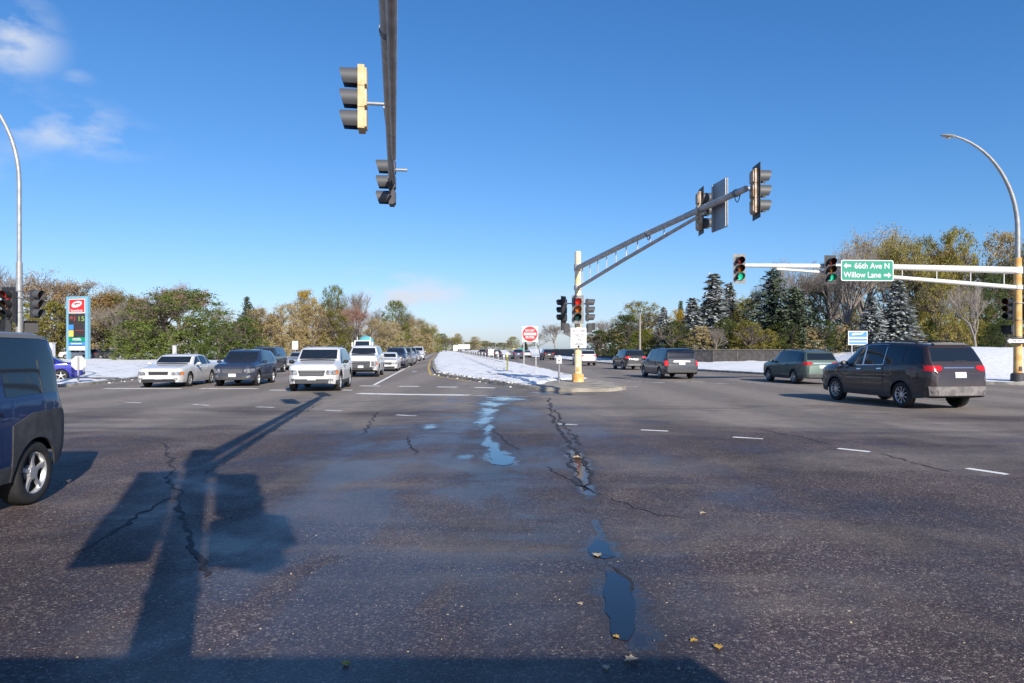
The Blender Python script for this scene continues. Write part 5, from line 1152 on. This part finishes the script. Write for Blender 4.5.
# ------------------------------------------------------------------ trees
def grow(seed, kind):
    """unit-height tree: returns woody MB, twig MB, tip list"""
    rn = random.Random(seed); wood, twig, tips = MB(), MB(), []
    spread = {'round': .95, 'tall': .62, 'bare': .72}[kind]
    maxl = 6 if kind == 'bare' else 5
    def br(p, d, L, r, lev):
        pts = [p]; rs = [r]; q = p.copy(); dd = d.copy()
        ns = 3 if lev < 5 else 2
        for k in range(ns):
            dd = (dd + Vector((rn.gauss(0, .13), rn.gauss(0, .13), rn.gauss(.05, .08)))).normalized()
            q = q + dd * (L / ns); pts.append(q.copy()); rs.append(r * (1 - .10 * (k + 1)))
        (wood if lev < 3 else twig).tube(pts, rs, 6 if lev < 2 else (4 if lev < 4 else 3), caps=False)
        if lev >= 3: tips.append((q.copy(), lev)); 
        if lev >= 2: tips.append((pts[2].copy(), lev))
        if lev >= maxl: return
        nch = (rn.choice((3, 3, 4)) if kind != 'bare' or lev < 4 else rn.choice((3, 4, 5))) if lev > 0 else rn.choice((4, 5))
        for k in range(nch):
            a = rn.uniform(0, 2 * PI) if lev else 2 * PI * (k + rn.uniform(-.3, .3)) / nch
            tilt = rn.uniform(.35, .85) * spread + (.1 if lev == 0 else 0)
            if lev == 0 and k == 0: tilt = .1
            u = dd.orthogonal().normalized(); v = dd.cross(u)
            nd = (dd * math.cos(tilt) + (u * math.cos(a) + v * math.sin(a)) * math.sin(tilt)).normalized()
            nd.z = nd.z * .85 + .12; nd.normalize()
            f = rn.choice((1.0, 1.0, .72, .5)) if lev else 1.0
            st = pts[-1] if f == 1.0 else (pts[2] if f == .72 else pts[2].lerp(pts[1], .5))
            br(st.copy(), nd, L * rn.uniform(.62, .82), rs[-1] * .78, lev + 1)
    br(Vector((0, 0, 0)), Vector((rn.gauss(0, .04), rn.gauss(0, .04), 1)).normalized(), .25 if kind != 'round' else .16, .017 if kind == 'bare' else .021, 0)
    top = max(v[2] for v in twig.v); wid = sorted(abs(v[0]) for v in twig.v)[int(len(twig.v) * .97)]
    sx = .36 / wid if kind != 'round' else .5 / wid
    for mb in (wood, twig): mb.v = [(v[0] * sx, v[1] * sx, v[2] / top) for v in mb.v]
    tips = [(Vector((p.x * sx, p.y * sx, p.z / top)), l) for p, l in tips]
    return wood, twig, tips
def leaves(tips, per, size, spread, seed, zmin=.12):
    rn = random.Random(seed); b = MB(); vs = []; fs = []
    for (p, l) in tips:
        if p.z < zmin: continue
        cs = rn.uniform(.3, 1.5)
        for k in range(int(per * cs)):
            c = p + Vector((rn.gauss(0, spread), rn.gauss(0, spread), rn.gauss(0, spread * .8)))
            n = Vector((rn.gauss(0, 1), rn.gauss(0, 1), rn.gauss(.4, 1))).normalized(); u = n.orthogonal().normalized(); v = n.cross(u)
            s = size * rn.uniform(.5, 1.3); i = len(vs)
            vs += [c + u * s, c + v * s * .6, c - u * s, c - v * s * .6]; fs.append((i, i + 1, i + 2, i + 3))
    b.add(vs, fs); return b
def crown_clumps(seed, kind):
    """foliage spread in uneven clumps through the crown's volume"""
    from mathutils import noise as mn
    rn = random.Random(seed * 31 + 5); b = MB(); vs = []; fs = []
    z0, zc, half, ncl, per, ls = {'round': (.02, .40, .62, 430, 40, .0105), 'tall': (.08, .50, .52, 360, 38, .0105), 'shrub': (.0, .36, .66, 260, 34, .0165)}[kind]
    wid = {'round': .5, 'tall': .36, 'shrub': .5}[kind]
    for c_ in range(ncl):
        z = rn.uniform(z0, 1.0); a = rn.uniform(0, 2 * PI)
        w = wid * math.sqrt(max(.0, 1 - ((z - zc) / half) ** 2))
        d = Vector((math.cos(a), math.sin(a), (z - .5) * 2)); lump = 1 + .38 * mn.noise(d * 1.7 + Vector((seed * 3.1, 0, 0))) 
        r = w * lump * rn.random() ** .46
        zt = z * (1 + .16 * mn.noise(Vector((math.cos(a) * 1.5, math.sin(a) * 1.5, seed * 2.3))))
        p = Vector((r * math.cos(a), r * math.sin(a), min(1.0, zt))); sp = rn.uniform(.016, .042)
        for k in range(int(per * rn.uniform(.4, 1.5))):
            c = p + Vector((rn.gauss(0, sp), rn.gauss(0, sp), rn.gauss(0, sp * .75)))
            if c.z < 0: continue
            n = (Vector((rn.gauss(0, 1), rn.gauss(0, 1), rn.gauss(.3, 1))).normalized() + (c - Vector((0, 0, .35))).normalized() * .5).normalized(); u = n.orthogonal().normalized(); v = n.cross(u); th = rn.uniform(0, PI); u, v = u * math.cos(th) + v * math.sin(th), v * math.cos(th) - u * math.sin(th)
            s = ls * rn.uniform(.5, 1.35); i = len(vs)
            vs += [c + u * s, c + v * s * .6, c - u * s, c - v * s * .6]; fs.append((i, i + 1, i + 2, i + 3))
    b.add(vs, fs); return b
def conifer(seed, kind):
    rn = random.Random(seed); b = MB(); vs = []; fs = []; wood = MB()
    wood.tube([(0, 0, 0), (0, 0, .5), (0, 0, .97)], [.02, .012, .003], 6)
    nl = 46 if kind == 'spruce' else 20
    for L in range(nl):
        z = .05 + .93 * (L / nl) ** .95
        R0 = (.235 * (1 - z) ** .85 + .012) if kind == 'spruce' else (.24 * math.sin(min(1, (1 - z) * 1.35) * PI * .62) + .01)
        nb = int(13 * (1 - z) + 5) if kind == 'spruce' else int(8 * (1 - z) + 4)
        a0 = rn.uniform(0, 6)
        for k in range(nb):
            a = a0 + 2 * PI * k / nb + rn.gauss(0, .15); R1 = R0 * (rn.uniform(.55, 1.15) if kind == 'spruce' else rn.uniform(.35, 1.15)); zz = z + rn.gauss(0, .012)
            ca, sa = math.cos(a), math.sin(a); wood.tube([(0, 0, zz), (ca * R1 * .9, sa * R1 * .9, zz - .02)], [.003, .001], 3, caps=False)
            m = max(3, int(R1 / .026))
            for j in range(m):
                f = (j + .6) / m; r = R1 * f; dz = -.09 * f * f * (R1 / .2) + .02 * f
                for q in range(3 if kind == 'spruce' else 5):
                    wd = .030 * (1.15 - f * .6) if kind == 'spruce' else .034
                    c = Vector((ca * r - sa * rn.gauss(0, wd * .7), sa * r + ca * rn.gauss(0, wd * .7), zz + dz + rn.gauss(0, .007 if kind == 'spruce' else .016)))
                    out = Vector((ca, sa, -.25 + rn.gauss(0, .35))).normalized(); sd = Vector((-sa, ca, rn.gauss(0, .55))).normalized()
                    if kind == 'pine': out = Vector((rn.gauss(0, 1), rn.gauss(0, 1), rn.gauss(.3, .7))).normalized(); sd = out.orthogonal().normalized()
                    s = rn.uniform(.6, 1.2) * (.026 if kind == 'spruce' else .023); i = len(vs)
                    vs += [c - out * s, c + sd * s * .55, c + out * s, c - sd * s * .55]; fs.append((i, i + 1, i + 2, i + 3))
    b.add(vs, fs); return wood, b
PROTO = {}
def mesh_of(mb, name, m):
    me = bpy.data.meshes.new(name); me.from_pydata(mb.v, [], mb.f); me.materials.append(m); me.update(); return me
def proto(key):
    if key in PROTO: return PROTO[key]
    kind, var = key
    if kind in ('spruce', 'pine'):
        w, c = conifer(100 + var, kind); PROTO[key] = (mesh_of(w, 'trunk', M['bark']), mesh_of(c, 'crown', M['n_snow']))
    else:
        g = {'leafy': 'round' if var % 2 == 0 else 'tall', 'sparse': 'tall', 'bare': 'bare', 'shrub': 'round'}[kind]
        w, tw, tips = grow(20 + var * 7 + len(kind), g)
        if kind == 'leafy': c = crown_clumps(var + 1, g)
        elif kind == 'shrub': c = crown_clumps(var + 5, 'shrub')
        elif kind == 'sparse': c = leaves(tips, 9, .0075, .028, var, .12)
        else: c = tw
        if kind != 'bare':
            b0 = len(w.v); w.v += tw.v; w.v = [(v[0] * .80, v[1] * .80, v[2] * .93) for v in w.v] if kind in ('leafy', 'shrub') else w.v; w.f += [tuple(i + b0 for i in f) for f in tw.f]
        PROTO[key] = (mesh_of(w, 'trunk', M['bark']), mesh_of(c, 'crown', M['l_olive']))
    return PROTO[key]
def slot(o, m):
    o.material_slots[0].link = 'OBJECT'; o.material_slots[0].material = m
TN = [0]
def tree(kind, px, top_y, wpx, Z, leaf, bark, label, name, group, base=.15, cat='tree'):
    TN[0] += 1; rn = random.Random(TN[0] * 13); var = TN[0] % 3
    if name == 'round_tree': var = (0, 2)[TN[0] % 2]
    tr, cr = proto((kind, var))
    H = hz(top_y, Z) - base; Wm = wpx * Z / F
    ref = {'spruce': .47, 'pine': .5, 'leafy': 1.0 if var % 2 == 0 else .74, 'shrub': 1.0, 'sparse': .72, 'bare': .74}[kind]
    t = empty(name, (at(px, Z), Z, base), rn.uniform(0, 6.28), label, cat, group)
    k = Wm / (ref * H); t.scale = (H * k, H * k, H)
    a = bpy.data.objects.new('trunk', tr); C.objects.link(a); a.parent = t; slot(a, M[bark])
    c = bpy.data.objects.new('crown', cr); C.objects.link(c); c.parent = t; slot(c, M[leaf])
    return t
LT, RT = 'trees behind the snowy lawn at left', 'trees behind the fence at right'
T = lambda *a, **k: tree(*a, **k)
# left, hand placed: kind, px, top, width, Z, leaf, bark, label, name, group
for a in (
 ('bare', 8, 262, 75, 105, 'barkg', 'barkg', 'bare grey tree behind the left lamp pole', 'bare_tree'), ('bare', 42, 270, 60, 118, 'barkg', 'barkg', 'bare grey tree between lamp pole and orange tree', 'bare_tree'),
 ('shrub', 20, 305, 60, 98, 'l_olive', 'bark', 'olive bush right behind the red traffic light', 'bush'), ('shrub', 52, 303, 50, 108, 'l_olive', 'bark', 'olive bush left of the price sign', 'bush'),
 ('sparse', 78, 274, 88, 118, 'l_rust', 'bark', 'spreading rust-leaved tree above the price sign', 'autumn_tree'), ('sparse', 106, 284, 50, 122, 'l_olive', 'bark', 'olive sparse tree right of the price sign', 'autumn_tree'),
 ('bare', 116, 300, 40, 112, 'barkg', 'bark', 'low bare brown tree over the parked black car', 'bare_tree'), ('sparse', 95, 306, 45, 116, 'l_tan', 'bark', 'tan thin-leaved tree behind the price sign', 'autumn_tree'),
 ('pine', 131, 298, 22, 125, 'n_green', 'bark', 'small dark conifer left of the round green tree', 'conifer'), ('leafy', 143, 300, 26, 124, 'l_rust', 'bark', 'small orange tree left of the round green tree', 'autumn_tree'),
 ('sparse', 160, 287, 42, 128, 'l_red', 'barkg', 'pinkish sparse tree behind the round green tree', 'autumn_tree'), ('sparse', 182, 282, 50, 126, 'l_red', 'barkg', 'faded red tree topping the round green tree', 'autumn_tree'),
 ('leafy', 176, 291, 122, 99, 'l_green', 'bark', 'big round green tree behind the white sedan', 'round_tree'), ('shrub', 140, 322, 56, 94, 'l_green', 'bark', 'left lower green bush of the round tree', 'bush'), ('shrub', 218, 322, 50, 94, 'l_green', 'bark', 'right lower green bush behind the dark wagon', 'bush'),
 ('bare', 226, 303, 30, 125, 'barkp', 'barkp', 'pale bare tree right of the round green tree', 'bare_tree'), ('pine', 247, 295, 26, 128, 'n_green', 'bark', 'dark conifer above the dark blue wagon', 'conifer'), ('bare', 262, 300, 34, 130, 'barkg', 'barkg', 'bare grey tree right of the dark conifer', 'bare_tree'),
 ('leafy', 262, 310, 44, 112, 'l_tan', 'bark', 'tan tree behind the dark wagon', 'autumn_tree'), ('leafy', 284, 305, 44, 116, 'l_tan', 'bark', 'tan tree above the small white queue sign', 'autumn_tree'), ('shrub', 240, 322, 42, 108, 'l_olive', 'bark', 'olive bush left of the tan trees', 'bush'),
 ('leafy', 307, 292, 34, 130, 'l_gold', 'bark', 'golden tree above the white SUV', 'autumn_tree'), ('leafy', 333, 287, 34, 138, 'l_lime', 'bark', 'yellow-green tree right of the golden tree', 'autumn_tree'), ('leafy', 312, 306, 46, 120, 'l_tan', 'bark', 'tan-olive tree in front of the golden tree', 'autumn_tree'),
 ('leafy', 334, 312, 40, 122, 'l_olive', 'bark', 'olive tree in front of the yellow-green tree', 'autumn_tree'), ('bare', 358, 288, 50, 142, 'barkg', 'barkg', 'tall bare grey-purple tree above the mixer', 'bare_tree'), ('sparse', 350, 302, 34, 136, 'l_red', 'bark', 'red-brown tree below the bare grey tree', 'autumn_tree'),
 ('bare', 342, 318, 34, 128, 'barkg', 'bark', 'low bare tree behind the mixer', 'bare_tree'), ('sparse', 370, 316, 38, 150, 'l_tan', 'barkg', 'tan sparse tree right of the mixer', 'autumn_tree'), ('leafy', 396, 302, 34, 190, 'l_lime', 'bark', 'green-yellow tree above the far queue', 'autumn_tree'), ('bare', 384, 306, 28, 200, 'barkg', 'barkg', 'bare tree left of the green-yellow tree', 'bare_tree'),
 ('leafy', 388, 322, 36, 165, 'l_tan', 'bark', 'low tan tree below the green-yellow tree', 'autumn_tree'), ('sparse', 408, 313, 28, 210, 'l_tan', 'barkg', 'tan tree right of the green-yellow tree', 'autumn_tree'), ('leafy', 410, 324, 28, 200, 'l_tan', 'bark', 'low tan tree over the white van', 'autumn_tree'), ('leafy', 422, 322, 22, 250, 'l_olive', 'bark', 'olive tree right of the white van', 'autumn_tree'),
 ('leafy', 432, 329, 20, 300, 'l_olive', 'bark', 'far olive tree at the end of the left row', 'autumn_tree'), ('leafy', 441, 334, 18, 360, 'l_lime', 'bark', 'far yellow-green tree where the road vanishes', 'autumn_tree'), ('sparse', 428, 322, 16, 330, 'l_tan', 'barkg', 'far thin tree near the vanishing road', 'autumn_tree')):
    T(*a, LT)
# understorey along the left row
for i, px in enumerate((-10, 3, 34, 66, 88, 104, 122, 160, 192, 228, 246, 270, 296, 322, 348, 366, 382, 398, 414, 426)):
    Z = (118 if 60 < px < 125 else 104) if px < 260 else 104 + (px - 260) * .75
    T('shrub', px, 349 - (24 + (i * 7) % 9) * 104 / Z, 36 * 104 / Z + 6, Z, ('l_olive', 'l_tan', 'l_green', 'l_tan')[i % 4] if px > 110 else ('l_tan', 'l_olive', 'l_tan')[i % 3], 'bark', 'low undergrowth bush in the row below the left trees', 'bush', 'undergrowth below the left trees', cat='bush')
# far end
for i, (px, ty, w, Z, lf) in enumerate(((446, 337, 16, 420, 'l_olive'), (455, 338, 16, 480, 'l_olive'), (457, 334, 12, 520, 'l_tan'), (466, 341, 18, 620, 'l_olive'), (475, 337, 14, 640, 'l_tan'), (483, 341, 20, 700, 'l_olive'), (493, 342, 18, 720, 'l_lime'), (503, 343, 18, 720, 'l_olive'), (470, 343, 16, 650, 'l_lime'), (524, 344, 16, 600, 'l_tan'))):
    T('leafy' if i % 3 else 'sparse', px, ty, w, Z, lf, 'bark', 'distant tree in the hazy row where the road vanishes', 'distant_tree', 'distant trees at the end of the road', base=0)
# right, hand placed
for a in (
 ('leafy', 513, 337, 15, 200, 'l_olive', 'bark', 'round olive tree left of the DO NOT ENTER sign', 'autumn_tree'), ('spruce', 525, 339, 9, 190, 'n_green', 'bark', 'small dark spruce behind the DO NOT ENTER sign', 'conifer'), ('bare', 556, 322, 40, 150, 'barkg', 'barkg', 'bare spreading tree right of the DO NOT ENTER sign', 'bare_tree'), ('bare', 540, 331, 24, 160, 'barkg', 'bark', 'low bare tree behind the DO NOT ENTER posts', 'bare_tree'),
 ('bare', 578, 324, 30, 140, 'barkg', 'barkg', 'bare tree behind the yellow pole', 'bare_tree'), ('bare', 602, 318, 34, 115, 'barkg', 'barkg', 'bare grey-brown tree right of the yellow pole', 'bare_tree'), ('sparse', 602, 332, 30, 105, 'l_gold', 'bark', 'low golden shrub tree above the dark crossover', 'autumn_tree'), ('sparse', 586, 334, 24, 110, 'l_tan', 'bark', 'low tan tree behind the yellow pole', 'autumn_tree'),
 ('leafy', 641, 303, 58, 92, 'l_olive', 'bark', 'large olive-green tree above the dark crossover', 'round_tree'), ('leafy', 626, 316, 36, 90, 'l_dark', 'bark', 'dark green tree at left foot of the large olive tree', 'round_tree'), ('shrub', 642, 331, 34, 80, 'l_lime', 'bark', 'yellow-green bush above the minivan roof', 'bush'),
 ('spruce', 664, 307, 32, 80, 'n_snow', 'bark', 'small snowy spruce above the minivan', 'spruce'), ('leafy', 678, 311, 22, 86, 'l_gold', 'bark', 'yellow tree between two snowy spruces', 'autumn_tree'), ('pine', 681, 299, 16, 92, 'n_green', 'bark', 'thin spindly conifer behind the yellow tree', 'conifer'),
 ('spruce', 693, 298, 50, 78, 'n_snow', 'bark', 'low snowy spruce left of the tallest spruce', 'spruce'), ('spruce', 714, 273, 64, 84, 'n_snow', 'bark', 'tallest snowy spruce above the board fence', 'spruce'), ('spruce', 730, 283, 46, 88, 'n_snow', 'bark', 'snowy spruce just right of the tallest spruce', 'spruce'), ('bare', 715, 326, 26, 72, 'barkg', 'barkg', 'small bare purple-grey tree before the tall spruce', 'bare_tree'),
 ('leafy', 747, 300, 40, 82, 'l_olive', 'bark', 'olive tree right of the snowy spruces', 'autumn_tree'), ('shrub', 748, 322, 40, 74, 'l_olive', 'bark', 'olive bush over the green wagon', 'bush'), ('sparse', 740, 296, 24, 90, 'l_lime', 'barkg', 'pale green thin tree behind the olive tree', 'autumn_tree'),
 ('pine', 774, 266, 64, 80, 'n_green', 'bark', 'dark pine under the white signal arm', 'pine_tree'), ('pine', 795, 286, 54, 77, 'n_green', 'bark', 'lower dark pine right of the tall pine', 'pine_tree'), ('bare', 760, 280, 34, 95, 'barkg', 'barkg', 'bare tree left of the dark pine', 'bare_tree'),
 ('bare', 818, 248, 64, 84, 'barkp', 'barkg', 'tall pale bare tree left of the green sign', 'bare_tree'), ('bare', 843, 240, 60, 80, 'barkp', 'barkp', 'pale bare tree directly behind the green sign', 'bare_tree'), ('sparse', 862, 226, 66, 90, 'l_tan', 'barkg', 'tall tan tree rising over the green sign', 'autumn_tree'), ('bare', 884, 232, 54, 86, 'barkg', 'barkg', 'bare tree right above the green sign', 'bare_tree'),
 ('sparse', 895, 236, 56, 82, 'l_olive', 'barkg', 'olive sparse tree right of the green sign', 'autumn_tree'), ('leafy', 922, 240, 46, 92, 'l_olive', 'bark', 'ochre tree between green sign and lamp pole', 'autumn_tree'), ('spruce', 898, 280, 60, 74, 'n_snow', 'bark', 'snowy spruce below the white arm', 'spruce'), ('spruce', 872, 296, 46, 74, 'n_snow', 'bark', 'small snowy spruce beside the blue sign', 'spruce'),
 ('leafy', 955, 232, 62, 86, 'l_olive', 'bark', 'big olive-brown tree left of the lamp pole', 'autumn_tree'), ('sparse', 940, 236, 50, 92, 'l_rust', 'bark', 'rusty tree behind the big olive-brown tree', 'autumn_tree'), ('leafy', 1000, 236, 54, 90, 'l_tan', 'bark', 'ochre tree behind the lamp pole', 'autumn_tree'), ('leafy', 940, 272, 56, 76, 'l_olive', 'bark', 'olive tree under the white arm', 'autumn_tree'),
 ('leafy', 985, 270, 56, 78, 'l_dark', 'bark', 'dark tree left of the orange pole', 'round_tree'), ('bare', 978, 278, 46, 62, 'barkp', 'barkp', 'small pale bare tree on the bank by the orange pole', 'bare_tree'), ('leafy', 1030, 246, 60, 84, 'l_olive', 'bark', 'olive tree cut by the right edge', 'autumn_tree'), ('shrub', 1003, 322, 44, 64, 'l_dark', 'bark', 'dark bush at the foot of the orange pole', 'bush'),
 ('bare', 800, 256, 66, 92, 'barkg', 'barkg', 'grey bare tree just right of the dark pine', 'bare_tree'), ('leafy', 812, 284, 56, 98, 'l_dark', 'bark', 'dark tree filling the gap behind the pale bare tree', 'round_tree'), ('sparse', 832, 262, 56, 96, 'l_tan', 'barkg', 'tan thin tree behind the street name sign', 'autumn_tree'), ('leafy', 850, 296, 50, 95, 'l_olive', 'bark', 'olive tree low behind the green sign', 'autumn_tree'), ('leafy', 905, 262, 50, 96, 'l_tan', 'bark', 'tan tree behind the snowy spruce', 'autumn_tree'),
 ('bare', 1060, 250, 70, 84, 'barkg', 'bark', 'bare tree beyond the right edge', 'bare_tree')):
    T(*a, RT, base=.6)
for i, px in enumerate((600, 622, 655, 675, 700, 725, 742, 765, 786, 806, 826, 846, 866, 886, 906, 926, 948, 970, 992, 1014, 1036)):
    T('shrub', px, 349 - (18 + (i * 7) % 12), 40, 76 if px > 660 else 92, ('l_dark', 'l_tan', 'l_olive', 'l_dark', 'l_tan')[i % 5], 'bark', 'low undergrowth bush in the row below the right trees', 'bush', 'undergrowth below the right trees', base=.8, cat='bush')

# ------------------------------------------------------------------ fallen leaves on the road
def fallen(px, py, s, m, label, rot):
    x, y = gp(px, py); b = MB()
    out = [(0, -1.0), (.35, -.55), (.75, -.35), (.5, 0), (.7, .45), (.25, .5), (0, 1.0), (-.25, .5), (-.7, .45), (-.5, 0), (-.75, -.35), (-.35, -.55)]
    top_ = [(p[0] * s, p[1] * s, .010 + .35 * s * (abs(p[0]) ** 1.5)) for p in out] + [(0, 0, .012)]
    bot = [(v[0], v[1], v[2] - .0015) for v in top_]; n = len(out)
    b.add(top_ + bot, [(i, (i + 1) % n, n) for i in range(n)] + [(n + 1 + (i + 1) % n, n + 1 + i, 2 * n + 1) for i in range(n)] + [(i, n + 1 + i, n + 1 + (i + 1) % n, (i + 1) % n) for i in range(n)])
    o = b.build('fallen_leaf', m); o.location = (x, y, 0); o.rotation_euler = (0, 0, rot); tag(o, label, 'leaf', 'fallen leaves on the asphalt')
for a in ((631, 661, .045, 'leafp', 'pale curled leaf just below the long puddle'), (597, 556, .05, 'leafp', 'pale leaf lying on the small puddle'), (694, 642, .028, 'leafy', 'left one of two yellow leaves right of the puddle'), (718, 648, .035, 'leafy', 'right one of two yellow leaves right of the puddle'), (616, 638, .025, 'leafy', 'small yellow leaf at the lower tip of the long puddle'), (346, 665, .035, 'leafy', 'yellow leaf in the shade near the bottom edge'), (606, 669, .03, 'leafp', 'pale leaf on the edge of the bottom shade'), (580, 605, .025, 'leafp', 'tiny pale leaf left of the long puddle'), (703, 514, .045, 'leafp', 'small pale leaf in the middle of the right asphalt'), (577, 458, .09, 'leafp', 'leaf caught in the small puddle in the crack')):
    fallen(a[0], a[1], a[2], M[a[3]], a[4], a[0] * .7)

# grit and leaf fragments scattered over the asphalt
b = MB(); rr = random.Random(11)
for i in range(420):
    px, py = rr.uniform(-20, 1044), 349 + 334 * rr.uniform(.13, 1) ** .8
    x, y = gp(px, py); s_ = rr.uniform(.002, .007) * (1 if rr.random() < .93 else 2.2); b.cur = rr.choice((0, 0, 1, 1, 2)); n_ = rr.choice((4, 5)); a0_ = rr.uniform(0, 6)
    ring_ = [(x + s_ * math.cos(a0_ + 2 * PI * k / n_) * rr.uniform(.6, 1.2), y + s_ * math.sin(a0_ + 2 * PI * k / n_) * rr.uniform(.6, 1.2)) for k in range(n_)]
    b.add([(p[0], p[1], 0) for p in ring_] + [(x + (p[0] - x) * .6, y + (p[1] - y) * .6, s_ * .5) for p in ring_], [tuple(range(n_, 2 * n_))] + [(k, (k + 1) % n_, n_ + (k + 1) % n_, n_ + k) for k in range(n_)])
tag(b.build('road_grit', [M['kerb'], M['leafp'], M['concrete']], fix=False), 'light grit and leaf fragments scattered over the asphalt', 'grit', kind='stuff')
